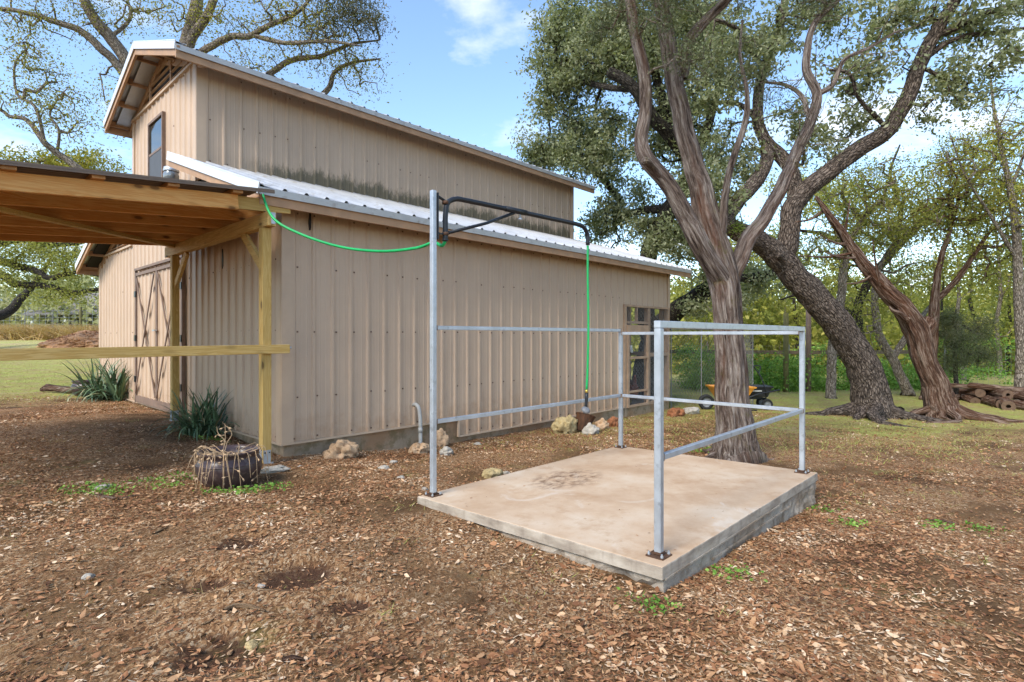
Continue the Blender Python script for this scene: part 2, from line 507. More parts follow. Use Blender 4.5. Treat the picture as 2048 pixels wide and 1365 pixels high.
ground = link_mesh('ground', gme, None, m_ground())
tag(ground, kind='structure')

# ------------------------------------------------------------------ barn
TAN = (.50, .362, .252)
M_SIDE = m_siding('tan_steel_siding', TAN)
M_SIDE_UP = m_siding('tan_steel_siding_algae', TAN, stain=(3.62, 4.15, .35, 1.3))
M_TRIM = m_plain('tan_painted_trim', (.50,.36,.245), .5, 0, .08, 3, .05)
M_WOODTAN = m_plain('tan_painted_wood', (.40,.235,.13), .65, 0, .18, 5, .2, 90, .003)
M_GALV_ROOF = m_plain('galvalume_roof', (.45,.455,.46), .45, .5, .12, 2.2, .06, 40, .003, dirt=(.36,.34,.31))
M_DRIP = m_plain('shade_grey_drip_edge', (.40,.40,.39), .5, .3, .12, 4, .05, dirt=(.28,.25,.22))  # darker copy of the roof metal; eave shade is put into its colour
M_WHITE_TRIM = m_plain('white_rake_trim', (.70,.71,.72), .4, .25, .05, 3, .03)
M_DARK = m_plain('painted_dark_void', (.018,.014,.012), .9)  # near-black colour stands in for the unlit space inside
M_BROWN = m_plain('dark_brown_trim', (.19,.125,.09), .6, 0, .2, 8, .15)
M_SCREW = m_plain('rusty_screw', (.14,.075,.05), .6, .3)
M_GALV = m_plain('galvanised_tube', (.44,.47,.50), .45, .55, .14, 9, .08, 70, .002, dirt=(.30,.32,.34))
M_RUST = m_plain('rusted_steel', (.10,.052,.03), .75, .3, .3, 20, .3, 90, .003, dirt=(.03,.025,.022))
M_BLACK = m_plain('black_powder_coat', (.018,.02,.024), .38, .2, .15, 8, .03)

def m_concrete(name, base, stain, low=None):
    t = NT(name); v = t.vec()
    n = t.noise(v, 2.6, 8, .62)
    c = t.ramp(n, [(.3, mul(base,.78)), (.55, base), (.75, mul(base,1.15))])
    c = t.mix(t.math('MULTIPLY', t.rng(t.noise(v, 1.4, 6, .65, .6), .42, .66), .75), c, stain)
    c = t.mix(t.math('MULTIPLY', t.rng(t.noise(v, 45, 4, .7), .55, .75), .4), c, mul(base,.6))
    if low:
        c = t.mix(t.math('MULTIPLY', t.rng(t.noise(v, 6, 6, .7), .45, .65), .75), c, low)
    h = t.math('ADD', t.noise(v, 30, 6, .7), t.math('MULTIPLY', t.noise(v, 120, 3, .6), .5))
    return t.pbr(c, .85, 0, t.bump(h, .45, .01), .25)
M_FOUND = m_concrete('stained_foundation', (.36,.27,.18), (.33,.17,.08), low=(.17,.125,.06))

BL, BW = 8.55, 8.45                               # barn length and width
T1, T2 = 2.60, 5.85                               # the tall middle bay lies between these
barn = empty('barn', C0, BRZ, 'tan metal sided barn with raised middle bay and low side roofs', 'barn')

RIB = .2286
def rib_cols(a, b):
    """(u, depth) across a ribbed sheet from a to b: trapezoid major ribs every nine inches, faint minor ribs"""
    pts = {round(a,5): 0.0, round(b,5): 0.0}
    k0 = int(math.floor(a/RIB))-1
    for k in range(k0, int(b/RIB)+2):
        c = k*RIB + .115
        for du, d in ((-.028,0),(-.012,.020),(.012,.020),(.028,0)):
            if a+.002 < c+du < b-.002: pts[round(c+du,5)] = d
        for m in (c+.076, c+.152):
            for du, d in ((-.012,0),(0,.0035),(.012,0)):
                if a+.002 < m+du < b-.002: pts[round(m+du,5)] = d
    return sorted(pts.items())

def siding(face, a, b, z0, z1, mat, off=0.0):
    """one steel panel; face 'side' lies in y=off facing -y, 'gable' lies in x=off facing -x"""
    m = MB(); cols = rib_cols(a, b)
    for u, d in cols:
        for z in (z0, z1(u) if callable(z1) else z1):
            m.v.append((u, off-d, z) if face == 'side' else (off-d, u, z))
    for i in range(len(cols)-1):
        f = (2*i, 2*i+2, 2*i+3, 2*i+1)
        m.f.append(f if face == 'side' else f[::-1])
    return m.build('siding_panel', mat, barn)

def cuts(a, b, w=.9144):
    out = [a]
    while out[-1] + w < b - .15: out.append(out[-1] + w)
    return list(zip(out, out[1:] + [b]))

# solid blocks added behind the sheets stop light leaking through and keep the inside dark
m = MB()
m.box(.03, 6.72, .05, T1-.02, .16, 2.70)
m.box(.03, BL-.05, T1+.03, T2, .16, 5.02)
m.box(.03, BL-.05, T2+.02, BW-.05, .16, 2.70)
m.build('light_block_core', M_DARK, barn)
# foundation: slightly rough sill under the sheets
m = MB()
m.box(.012, 2.45, .012, .4, -.7, .17)
m.box(2.452, 6.74, .014, .4, -.7, -.05)
m.box(.014, .4, .402, BW-.02, -.6, .16)
m.box(6.742, BL-.01, -.01, .16, -.7, -.13)
m.box(BL-.16, BL-.012, .162, BW-.02, -.7, -.12)
fo = m.build('foundation', M_FOUND, barn)

for a, b in cuts(0, 2.45): siding('side', a, b, .15, 2.79, M_SIDE)
for a, b in cuts(2.45, 6.70): siding('side', a, b, -.085, 2.79, M_SIDE)
for a, b in cuts(6.70, BL): siding('side', a, b, 1.90, 2.79, M_SIDE)
for a, b in cuts(0, BL): siding('side', a, b, 3.45, 5.12, M_SIDE_UP, off=T1)
lean_top = lambda u: min(2.88, 2.735 + .33*(min(u, BW-u) + .30) - .03)
for a, b in cuts(0, T1): siding('gable', a, b, .15, lean_top, M_SIDE)
for a, b in cuts(T1, T2): siding('gable', a, b, .15, 5.05, M_SIDE)
for a, b in cuts(T2, BW): siding('gable', a, b, .15, lean_top, M_SIDE)
# corner and base trims
def trim(name, x0, x1, y0, y1, z0, z1, mat=None): return MB().box(x0,x1,y0,y1,z0,z1).build(name, mat or M_TRIM, barn)
trim('corner_trim', -.024, .105, -.026, .002, .145, 2.80); trim('corner_trim', -.026, -.001, .003, .10, .145, 2.80)
trim('corner_trim', -.024, .105, T1-.026, T1+.002, 3.5, 5.08); trim('corner_trim', -.026, -.001, T1+.003, T1+.10, 3.0, 5.08)
trim('corner_trim', -.026, -.001, T2-.10, T2, 3.0, 5.05)
trim('corner_trim', -.026, -.001, BW-.10, BW+.02, .145, 2.80)
trim('corner_trim', BL-.09, BL+.02, T1-.026, T1+.002, 3.5, 5.08)
trim('corner_trim', BL-.07, BL+.02, -.026, .002, 1.88, 2.80)
trim('base_trim', -.03, 2.45, -.034, -.001, .128, .149)
trim('base_trim', 2.45, 6.70, -.034, -.001, -.108, -.086)
trim('base_trim', -.034, -.001, .0, BW, .128, .149)
trim('step_trim', 2.432, 2.462, -.036, -.003, -.10, .15)
trim('gable_trim', -.045, .02, T1, T2, 5.05, 5.085)
trim('gable_trim', -.045, .02, .45, T1-.03, 2.88, 2.915)
trim('gable_trim', -.045, .02, T2+.03, BW-.45, 2.88, 2.915)
# screws in rows, each a little dome with washer
def screws(face, a, b, zs, off=0.0, skip=.12):
    m = MB(); rnd = random.Random(int(a*10+off*3)+len(zs)); k = int(a/RIB)
    while k*RIB+.115 < b:
        for z in zs:
            if rnd.random() < skip: continue
            u = k*RIB + .115 + (.045 if rnd.random() < .8 else .0); zz = z + rnd.uniform(-.006,.006)
            d = .001 if u != k*RIB+.115 else .02
            for w, dd in ((.0085, .004), (.005, .009)):
                if face == 'side': m.box(u-w, u+w, off-d-dd, off-d+.002, zz-w, zz+w)
                else: m.box(off-d-dd, off-d+.002, u-w, u+w, zz-w, zz+w)
        k += 1
    o = m.build('screw_row', M_SCREW, barn); o['kind'] = 'stuff'
screws('side', .1, 2.4, (.185, .62, 1.33, 2.02, 2.6)); screws('side', 2.5, 6.6, (-.04, .6, 1.33, 2.02, 2.6))
screws('side', .1, BL-.1, (3.72, 4.3, 4.95), off=T1, skip=.45)
screws('gable', .1, BW-.1, (.2, 1.345, 2.1), skip=.05); screws('gable', T1+.1, T2-.1, (3.1, 3.7, 4.4, 5.0), skip=.2)

# roofs --------------------------------------------------------------------------------
def roof_z(kind, y):
    if kind == 'up': return 5.04 + .35*(y - 2.25) if y <= 4.225 else 5.04 + .35*(6.2 - y)
    if kind == 'right': return 2.735 + .33*(y + .30)
    return 2.735 + .33*(BW + .30 - y)
X0, X1 = -.37, 9.03
def roof(name, kind, ya, yb, label):
    cen = MB().beam(((X0+X1)/2, ya, roof_z(kind, ya)-.06), ((X0+X1)/2, yb, roof_z(kind, yb)-.06), X1-X0-.3, .012)
    ro = cen.build(name, M_DARK if kind != 'up' else M_GALV_ROOF, barn)
    ro['label'] = label
    for a, b in cuts(X0, X1):
        m = MB(); cols = rib_cols(a, b)
        for u, d in cols:
            for y in (ya, yb): m.v.append((u, y, roof_z(kind, y) + d*1.15))
        for i in range(len(cols)-1): m.f.append((2*i, 2*i+2, 2*i+3, 2*i+1))
        m.build('roof_panel', M_GALV_ROOF, ro)
    return ro
r_up1 = roof('main_roof', 'up', 2.25, 4.225, 'near slope of the upper ribbed metal roof')
r_up2 = roof('main_roof', 'up', 4.225, 6.2, 'far slope of the upper ribbed metal roof')
r_lo1 = roof('lean_to_roof', 'right', -.30, T1-.03, 'low ribbed metal roof over the long side wall')
r_lo2 = roof('lean_to_roof', 'left', T2+.03, BW+.30, 'low ribbed metal roof on the far left side')
MB().box(X0, X1, 4.15, 4.30, 5.735, 5.75).build('ridge_cap', M_GALV_ROOF, barn)
# eave trim and fascia
def eave(y, z, s):
    MB().box(X0, X1, y-.012 if s < 0 else y-.004, y+.004 if s < 0 else y+.012, z-.075, z-.002).build('drip_edge', M_DRIP, barn)
    y2 = y + .012*(1 if s < 0 else -1)
    MB().box(X0+.01, X1-.01, min(y2, y2-s*.035), max(y2, y2-s*.035), z-.165, z-.03).build('fascia', M_WOODTAN, barn)
eave(-.30, 2.735, -1); eave(BW+.30, 2.735, 1); eave(2.25, 5.04, -1); eave(6.20, 5.04, 1)
# gable overhangs: barge boards, white rake trim, purlins, rafter against the wall
def rake(kind, ya, yb, npur, white=True):
    for nm, x, w, h, dz, mt in (('barge_board', X0+.03, .035, .13, -.085, M_WOODTAN), ('rake_trim', X0-.004, .012, .11, -.012, M_WHITE_TRIM), ('wall_rafter', .005, .04, .14, -.115, M_WOODTAN)):
        y_ = ya + (.06 if yb > ya else -.06) if nm == 'wall_rafter' else ya
        MB().beam((x, y_, roof_z(kind, y_)+dz), (x, yb, roof_z(kind, yb)+dz), w, h).build(nm, mt, barn)
    MB().beam((X0+.06, ya, roof_z(kind, ya)+.031), (X0+.06, yb, roof_z(kind, yb)+.031), .14, .006).build('rake_cap', M_WHITE_TRIM, barn)
    for i in range(npur):
        y = ya + (yb-ya)*(i+.22)/(npur-.5)
        MB().box(X0+.05, -.02, y-.02, y+.02, roof_z(kind, y)-.105, roof_z(kind, y)-.012).build('purlin', M_WOODTAN, barn)
rake('up', 2.25, 4.225, 4); rake('up', 6.2, 4.225, 4); rake('right', -.30, T1-.03, 5); rake('left', BW+.30, T2+.03, 5)
# louvred gable vents
def louvre(kinds, y0, y1, zb, label):
    pts = [y0 + (y1-y0)*i/60 for i in range(61)]
    top = lambda y: (roof_z('up', y) if kinds == 'up' else roof_z(kinds, y)) - .10
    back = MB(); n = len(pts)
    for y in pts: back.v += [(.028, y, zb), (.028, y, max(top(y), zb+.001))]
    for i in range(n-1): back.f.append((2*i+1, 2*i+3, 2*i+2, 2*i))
    v = back.build('gable_vent', M_DARK, barn); v['label'] = label  # near-black sheet behind the slats paints the dark of the opening
    z = zb + .05
    while True:
        ok = [y for y in pts if top(y) > z + .02]
        if len(ok) < 4: break
        MB().beam((-.012, ok[0], z), (-.012, ok[-1], z), .03, .014, up=(.35, 0, 1)).build('vent_slat', M_WOODTAN, v)
        z += .115
    for k in (1, 2) if kinds == 'up' else (1,):
        y = y0 + (y1-y0)*k/(3 if kinds == 'up' else 2)
        MB().box(-.03, -.005, y-.018, y+.018, zb, top(y)).build('vent_post', M_WOODTAN, v)
louvre('up', T1+.02, T2-.02, 5.085, 'triangular louvred vent under the upper gable')
louvre('right', .5, T1-.04, 2.915, 'louvred vent under the near low roof')
louvre('left', T2+.04, BW-.5, 2.915, 'louvred vent under the far low roof')

# upper window
def m_glass():
    t = NT('window_glass'); v = t.vec()
    return t.pbr((.02,.025,.022), t.ramp(t.noise(v, 2, 3), [(.3,.03),(.7,.07)]), .0, None, 1.0)
M_GLASS = m_glass()
win = MB().box(-.03, -.02, 4.02, 4.72, 3.72, 4.70).build('window', M_DARK, barn)  # dark backing paints the unlit room behind the pane
for y0, y1, z0, z1 in ((3.98,4.02,3.68,4.74),(4.72,4.76,3.68,4.74),(4.02,4.72,4.70,4.74),(4.02,4.72,3.68,3.72)):
    MB().box(-.06,-.012,y0,y1,z0,z1).build('frame', M_BROWN, win)
MB().box(-.052,-.02,4.02,4.72,4.19,4.225).build('meeting_rail', M_BROWN, win)
MB().box(-.038,-.031,4.022,4.718,4.226,4.698).build('pane', M_GLASS, win)
M_SCREEN = m_plain('grey_insect_screen', (.085,.09,.10), .7, .1, .05)
MB().box(-.046,-.036,4.022,4.718,3.722,4.188).build('screen', M_SCREEN, win)
MB().box(-.085,-.028,3.95,4.79,3.655,3.678).build('sill', M_TRIM, win)

# double doors with X bracing
for y0, y1, hy in ((3.06,4.255,3.06),(4.265,5.46,5.46)):
    cols = rib_cols(y0, y1); m = MB()
    for u, d in cols:
        for z in (.16, 2.36): m.v.append((-.034-d, u, z))
    for i in range(len(cols)-1): m.f.append((2*i+1, 2*i+3, 2*i+2, 2*i))
    dr = m.build('door', M_SIDE, barn)
    for a, b, c, d in ((y0,y0+.036,.16,2.36),(y1-.036,y1,.16,2.36),(y0+.036,y1-.036,.16,.27),(y0+.036,y1-.036,2.31,2.36)):
        MB().box(-.068,-.03,a,b,c,d).build('stile' if d-c > 1 else 'door_rail', M_BROWN, dr)
    MB().beam((-.066,y0+.06,.32),(-.066,y1-.06,2.27),.014,.036,up=(0,.87,-.48)).build('cross_brace', M_BROWN, dr)
    MB().beam((-.084,y0+.06,2.27),(-.084,y1-.06,.32),.014,.036,up=(0,.87,.48)).build('cross_brace', M_BROWN, dr)
    for z in (.55, 1.25, 2.0):
        MB().box(-.082,-.06,hy-.04,hy+.04,z-.05,z+.05).build('hinge', M_BLACK, dr)
hd = MB().box(-.11,-.07,4.2,4.32,1.36,1.385).build('door_bolt', M_GALV, barn)
MB().box(-.075,-.03,3.0,5.52,2.40,2.44).build('door_header', M_BROWN, barn)
MB().box(-.07,-.03,3.015,3.05,.15,2.40).build('door_jamb', M_BROWN, barn); MB().box(-.07,-.03,5.47,5.505,.15,2.40).build('door_jamb', M_BROWN, barn)

# yard light on the gable, dark straps hanging on hooks
lamp = empty('yard_light', barn_w(-.03, 2.92, 3.52), BRZ, 'clear glass yard light on the gable above the timber porch', 'lamp')
MB().tube([(0,0,.1),(-.16,0,.13),(-.2,0,.09)], .018, 8).build('arm', M_GALV, lamp, True)
MB().lathe([(.0,.10),(.09,.09),(.1,.04),(.095,.03)], 20, (-.2,0,0)).build('hood', M_GALV, lamp, True)
M_LAMPG = m_plain('lamp_glass', (.22,.24,.25), .12, .3, .2, 30, .3, 60)
MB().lathe([(.085,.03),(.1,-.02),(.095,-.07),(.06,-.11),(.0,-.12)], 20, (-.2,0,0), lambda a,z: 1+.03*math.cos(12*a)).build('globe', M_LAMPG, lamp, True)
def strap(px, x, y, z, lbl):
    s = MB(); rnd = random.Random(px)
    for k in range(4):
        o = rnd.uniform(-.02,.02)
        s.tube([(0,o*.3,0),(0,o,-.07),(.0,o*1.8+.01,-.15),(.0,o,-.19-rnd.random()*.06)], .007, 5)
    o = s.build('hanging_strap', M_BLACK, None, True); o.location = barn_w(x, y, z); o.rotation_euler = (0,0,BRZ)
    tag(o, lbl, 'strap')
strap(605, .28, -.04, 2.66, 'black strap hanging high on the long wall beside the porch beam')
strap(428, -.05, 1.55, 2.36, 'black strap hanging on the gable wall between the porch posts')

# conduit sweep out of the long wall
def bz(px, yoff=0.0):
    u = (px-CX)/F; return None
cd = MB().tube(smooth_pts([(1.70,.02,.40),(1.70,-.05,.41),(1.71,-.10,.36),(1.72,-.115,.22),(1.72,-.12,.0),(1.72,-.12,-.25)], 5), .024, 12).build('conduit_pipe', m_plain('grey_pvc', (.40,.39,.36), .5, 0, .1), None, True)
cd.location = C0; cd.rotation_euler = (0,0,BRZ)
tag(cd, 'grey plastic conduit elbow leaving the long wall into the soil', 'pipe')
MB().tube([(1.72,-.116,.12),(1.72,-.118,.06)], .028, 12).build('coupling', cd.data.materials[0], cd, True)

# open poultry bay at the far corner of the barn
M_COOP = m_plain('pinkish_tan_lumber', (.40,.265,.17), .7, 0, .2, 7, .2, 80)
def cbox(nm, x0,x1,y0,y1,z0,z1, mt=None): return MB().box(x0,x1,y0,y1,z0,z1).build(nm, mt or M_COOP, barn)
cbox('coop_jamb', 6.71,6.79,-.03,.07,-.12,1.86); cbox('coop_header', 6.71,BL+.0,-.035,.07,1.86,1.90)
cbox('coop_sill', 7.62,BL-.06,-.03,.07,-.128,-.06); cbox('corner_post', BL-.09,BL+.0,-.025,.07,-.12,1.86)
cbox('coop_post', 7.62,7.70,-.025,.07,-.06,1.86)
cbox('coop_rail', 7.70,BL-.09,-.02,.05,.86,.93); cbox('coop_stud', 7.86,7.95,.10,.18,-.10,2.7, M_BROWN)
cbox('coop_stud', 7.2,7.28,.20,.28,-.10,2.7, M_BROWN)
cbox('coop_plate', 6.8,BL-.02,.02,.10,2.70,2.78, M_BROWN)
cd_ = cbox('coop_door', 6.80,6.86,-.05,-.01,-.115,1.50)
for a in ((7.55,7.61,-.05,-.01,-.115,1.50),(6.86,7.55,-.05,-.01,1.36,1.50),(6.86,7.55,-.05,-.01,.83,.88),(6.86,7.55,-.05,-.01,-.115,-.07),(6.86,7.55,-.05,-.01,.17,.21)):
    MB().box(*a).build('door_bar', M_COOP, cd_)
cbox('coop_bar', 6.79,7.62,-.02,.04,1.53,1.58); cbox('coop_bar', 7.18,7.22,-.02,.03,1.58,1.86)
for x in (6.9, 6.92): MB().box(x-.03,x+.02,-.075,-.05,1.02-(x-6.9)*3,1.1-(x-6.9)*3).build('latch', M_GALV, cd_)
# far end wall of the bay: studs only, open to the trees
for y in (.02, .85, 1.7): cbox('coop_stud', BL-.09,BL-.0,y+.08,y+.16,-.12,2.85)
cbox('coop_rail', BL-.08,BL-.01,.16,T1,.86,.93)
# ------------------------------------------------------------------ timber porch beside the gable
P1 = Vector((-2.46, 5.55, 0))
M_FIR_X = m_wood('fir_rafter', (.72,.32,.085), (.86,.50,.18), 0)
M_PINE_Z = m_wood('treated_pine_post', (.50,.31,.085), (.62,.42,.15), 2, ring=12)
M_PINE_Y = m_wood('treated_pine_beam', (.52,.32,.10), (.64,.43,.165), 1)
M_PINE_X = m_wood('treated_pine_rail', (.52,.32,.09), (.64,.43,.155), 0)
M_BROWNROOF = m_plain('brown_roof_sheet', (.16,.115,.085), .55, .3, .12, 5, .05)
porch = empty('timber_porch', P1, BRZ, 'open timber porch of orange rafters and yellow pine posts against the gable', 'porch')
def pz(x): return 2.50 + .082*x                    # underside of the rafters (x runs toward the barn)
XL = -3.9
for (x, y) in ((0,0),(0,2.82),(-3.6,0),(-3.6,2.82)):
    w = P1 + Vector((LX*x - LY*y, LY*x + LX*y, 0)); g = gz(w.x, w.y)
    top = pz(x) - .003 - (.14 if True else 0)
    po = MB().box(x-.045, x+.045, y-.045, y+.045, g-.03, top).build('post', M_PINE_Z, porch, bevel=.004)
    pl = MB().box(x-.048, x-.0455, y-.035, y+.035, g+.0, g+.13).box(x-.035, x+.035, y-.048, y-.0455, g+.0, g+.13).box(x-.06, x+.06, y-.06, y+.06, g-.03, g+.004)
    pl.build('post_bracket', M_GALV, po)
    nb = MB()
    for dy in (-.022, .022): nb.box(x-.052,x-.048,y+dy-.006,y+dy+.006,g+.1,g+.112); nb.box(x+dy-.006,x+dy+.006,y-.052,y-.048,g+.1,g+.112)
    nb.build('bolt', M_BLACK, po)
for x in (0, -3.6):
    for dx in (-.022, .022):
        MB().box(x+dx-.019, x+dx+.019, -.16, 3.12, pz(x)-.14, pz(x)-.002).build('beam', M_PINE_Y, porch, bevel=.003)
    for y0, y1 in ((.0,.52),(2.82,2.32)):
        s = 1 if y1 > y0 else -1
        MB().beam((x, y0+.03*s, 1.95), (x, y1, pz(x)-.145), .038, .085, up=(0, -s*.6, .8)).build('knee_brace', M_PINE_Y, porch)
for y in (-.1, .5, 1.1, 1.7, 2.3, 2.9):
    MB().beam((-.30 if y < 0 else .2, y, pz(-.30 if y < 0 else .2)+.071), (XL, y, pz(XL)+.071), .038, .14).build('rafter', M_FIR_X, porch, bevel=.003)
MB().beam((-.34, -.062, pz(-.34)+.078), (.22, -.062, pz(.22)+.066), .036, .12).build('rim_board', M_PINE_X, porch)
for k in range(7):
    x = -.33 - .53*k; z = pz(x) + .161
    MB().beam((x, -.19, z), (x, 3.15, z), .089, .038, up=(-.08,0,1)).build('purlin', m_plain('fir_purlin_'+str(k), (.42,.20,.07), .7) if k == 0 else bpy.data.materials['fir_purlin_0'], porch)
for k in range(4):
    a = -.22 + .9144*k; b = min(a+.9144, 3.2); m = MB(); cols = rib_cols(a, b)
    for u, d in cols:
        for x in (-.12 if k == 0 else .22, XL-.08): m.v.append((x, u, pz(x)+.184+d))
    for i in range(len(cols)-1): m.f.append((2*i+1, 2*i+3, 2*i+2, 2*i))
    m.build('roof_panel', M_BROWNROOF, porch)
MB().beam((.0,-.212,pz(0)+.183),(XL-.08,-.212,pz(XL-.08)+.183), .012, .035).build('roof_edge_trim', M_BROWNROOF, porch)
MB().beam((-.03, 2.75, pz(-.03)-.022), (-2.65, -.25, pz(-2.65)-.022), .085, .036).build('diagonal_brace', M_PINE_X, porch)
MB().beam((.215, -.066, 1.152), (-3.66, -.066, 1.138), .038, .089).build('rail', M_PINE_X, porch, bevel=.003)
MB().tube([(.215,-.066,1.165),(.235,-.066,1.165)], .012, 8).build('rail_bolt', M_GALV, porch)
MB().box(.012,.03,-.155,-.15,pz(0)-.1,pz(0)-.02).box(-.01,.03,-.166,-.161,pz(0)-.12,pz(0)-.01).build('beam_bracket', M_GALV, porch)

# ------------------------------------------------------------------ concrete wash pad and steel rack
def m_pad():
    t = NT('wash_pad_concrete'); v = t.vec()
    n = t.noise(v, 1.5, 7, .62); n2 = t.noise(v, 5, 7, .68); n3 = t.noise(v, 60, 4, .7)
    topc = t.ramp(n, [(.32,(.40,.26,.155)),(.5,(.50,.36,.24)),(.68,(.58,.47,.35))])
    topc = t.mix(t.math('MULTIPLY', t.rng(n2, .5, .68), .55), topc, (.38,.235,.13))
    topc = t.mix(t.math('MULTIPLY', t.rng(t.noise(v, 2.3, 5, .6, 1.0), .58, .7), .45), topc, (.62,.55,.46))
    topc = t.mix(t.math('MULTIPLY', t.rng(n3, .58, .75), .35), topc, (.25,.16,.10))
    o = t.xyz()
    ex = t.math('DIVIDE', t.math('SUBTRACT', o[0], 1.15), .42); ey = t.math('DIVIDE', t.math('SUBTRACT', o[1], 1.48), .26)
    d = t.math('ADD', t.math('MULTIPLY', ex, ex), t.math('MULTIPLY', ey, ey))
    spot = t.math('MULTIPLY', t.rng(d, .1, 1.3, 1, 0), t.rng(t.noise(t.vec((9,16,1)), 1, 6, .7), .40, .66))
    topc = t.mix(t.math('MULTIPLY', spot, .9), topc, (.11,.055,.028))
    # light worn rim
    side = t.ramp(t.noise(t.vec((3,3,9)), 1.5, 7, .66), [(.3,(.19,.15,.115)),(.5,(.34,.285,.225)),(.7,(.46,.40,.325))])
    side = t.mix(t.math('MULTIPLY', t.rng(t.noise(t.vec((7,7,1.2)), 1.2, 5, .65), .5, .7), .5), side, (.17,.13,.10))
    g = t.n.new('ShaderNodeNewGeometry'); s = t.n.new('ShaderNodeSeparateXYZ'); t.l.new(g.outputs['True Normal'], s.inputs[0])
    c = t.mix(t.rng(s.outputs[2], .4, .8), side, topc)
    h = t.math('ADD', n2, t.math('MULTIPLY', n3, .4))
    return t.pbr(c, .8, 0, t.bump(h, .35, .008), .25)
M_PAD = m_pad()
M_ROUGHC = m_concrete('rough_concrete', (.36,.31,.25), (.25,.18,.12), low=(.15,.105,.065))
pad = empty('concrete_pad', PB, BRZ, 'raised tan stained concrete wash slab under the galvanised rail frame', 'concrete pad')
def noisy_block(x0, x1, y0, y1, z0, z1, st, amp, seed, topflat=True):
    bm = bmesh.new()
    nx = max(2, int((x1-x0)/st)); ny = max(2, int((y1-y0)/st)); nz = max(2, int((z1-z0)/min(st,.03)))
    def grid(f, a, b):
        vv = [[bm.verts.new(f(i/a, j/b)) for j in range(b+1)] for i in range(a+1)]
        for i in range(a):
            for j in range(b): bm.faces.new((vv[i][j], vv[i+1][j], vv[i+1][j+1], vv[i][j+1]))
    L = lambda a, b, t: a + (b-a)*t
    grid(lambda s, t: (L(x0,x1,s), L(y0,y1,t), z1), nx, ny)
    grid(lambda s, t: (L(x0,x1,s), y0, L(z0,z1,t)), nx, nz); grid(lambda s, t: (L(x1,x0,s), y1, L(z0,z1,t)), nx, nz)
    grid(lambda s, t: (x0, L(y1,y0,s), L(z0,z1,t)), ny, nz); grid(lambda s, t: (x1, L(y0,y1,s), L(z0,z1,t)), ny, nz)
    bmesh.ops.remove_doubles(bm, verts=bm.verts, dist=1e-4)
    for v in bm.verts:
        n = mnoise.fractal(v.co*9 + Vector((seed,0,0)), 1, 2, 4); n2 = mnoise.noise(v.co*2.2 + Vector((seed,5,0)))
        f = 0 if (topflat and v.co.z > z1-.0001) else 1
        a = amp(v.co) if callable(amp) else amp
        if abs(v.co.x-x0) < 1e-3: v.co.x -= a*(n*.6+n2*.5)*f + .0
        if abs(v.co.x-x1) < 1e-3: v.co.x += a*(n*.6+n2*.5)*f
        if abs(v.co.y-y0) < 1e-3: v.co.y -= a*(n*.6+n2*.5)*f
        if abs(v.co.y-y1) < 1e-3: v.co.y += a*(n*.6+n2*.5)*f
    me = bpy.data.meshes.new('block'); bm.to_mesh(me); bm.free()
    return me
slab = link_mesh('slab', noisy_block(0, PADL, 0, PADW, .035, .1, .05, .005, 3, False), pad, M_PAD)
md = slab.modifiers.new('edge', 'BEVEL'); md.width = .007; md.segments = 2; md.limit_method = 'ANGLE'; md.angle_limit = R(50)
def famp(co):   # rough cast face toward the camera, formed face on the other side until the honeycombed far end
    if co.x < .03: return .075
    if co.y < .01: return .006 + .05*max(0, (co.x-1.7))
    return .04
link_mesh('footing', noisy_block(.022, PADL-.01, .010, PADW-.01, -.45, .031, .04, famp, 8), pad, M_ROUGHC)
link_mesh('form_ridge', MB().box(.03, 1.75, -.004, .012, .027, .036).box(.6, 2.0, -.002, .014, -.035, -.025).build('tmp', M_ROUGHC, None).data, pad)
bpy.data.objects.remove(bpy.data.objects['tmp'])

pad.location.z = PAD_Z - .1; pad.rotation_euler = (PAD_RX, PAD_RY, BRZ)
rack = empty('wash_rack', pad_w(0,0,.1), BRZ, 'galvanised steel tube rail frame standing on the concrete slab', 'rail frame')
PA, PBo, PC, PD = (.095,1.905), (.13,.09), (2.655,.10), (2.655,1.895)
TW = .0195
for (x, y), top in ((PA, 2.26), (PBo, 1.222), (PC, 1.222), (PD, 1.222)):
    zb = pad_top(x, y) - .1
    po = MB().box(x-TW, x+TW, y-TW, y+TW, zb+.012, top).build('post', M_GALV, rack, bevel=.004)
    MB().box(x-.05, x+.05, y-.05, y+.05, zb-.001, zb+.008).build('base_plate', M_RUST, po)
    MB().box(x-TW-.004, x+TW+.004, y-TW-.004, y+TW+.004, zb+.012, zb+.024).build('weld', M_RUST, po)
    for sx in (-1,1):
        for sy in (-1,1):
            MB().tube([(x+sx*.037,y+sy*.037,zb+.008),(x+sx*.037,y+sy*.037,zb+.017)], .008, 6).tube([(x+sx*.037,y+sy*.037,zb+.017),(x+sx*.037,y+sy*.037,zb+.026)], .005, 6).build('bolt', M_GALV, po)
M_WELD = m_plain('weld_scale', (.22,.16,.12), .8, .2, .4, 40, .6, 120)
def rail(p, q, z, ext=0.0, lap=False):
    a = Vector((*p, z)); b = Vector((*q, z)); d = (b-a).normalized()
    o = 0.0 if lap else TW+.001
    MB().beam(a+d*o, b-d*o, .031 if not lap else .039, .031 if not lap else .039).build('rail', M_GALV, rack, bevel=.003)
    if not lap:
        for e, s in ((a, 1), (b, -1)):
            c = e + d*s*(TW+.003)
            MB().beam(c-d*.003, c+d*.005, .038, .038).build('weld', M_WELD, rack)
rail(PA, PD, 1.243); rail(PD, PC, 1.21); rail(PA, PD, .545); rail(PD, PC, .545); rail(PBo, PC, .545)
rail((PBo[0]-TW, PBo[1]), (PC[0]+TW, PC[1]), 1.242, lap=True)

boom = empty('hose_boom', pad_w(PA[0]+TW, PA[1], 2.0), BRZ, 'black swing boom on top of the tall post carrying the green hose', 'hose boom')
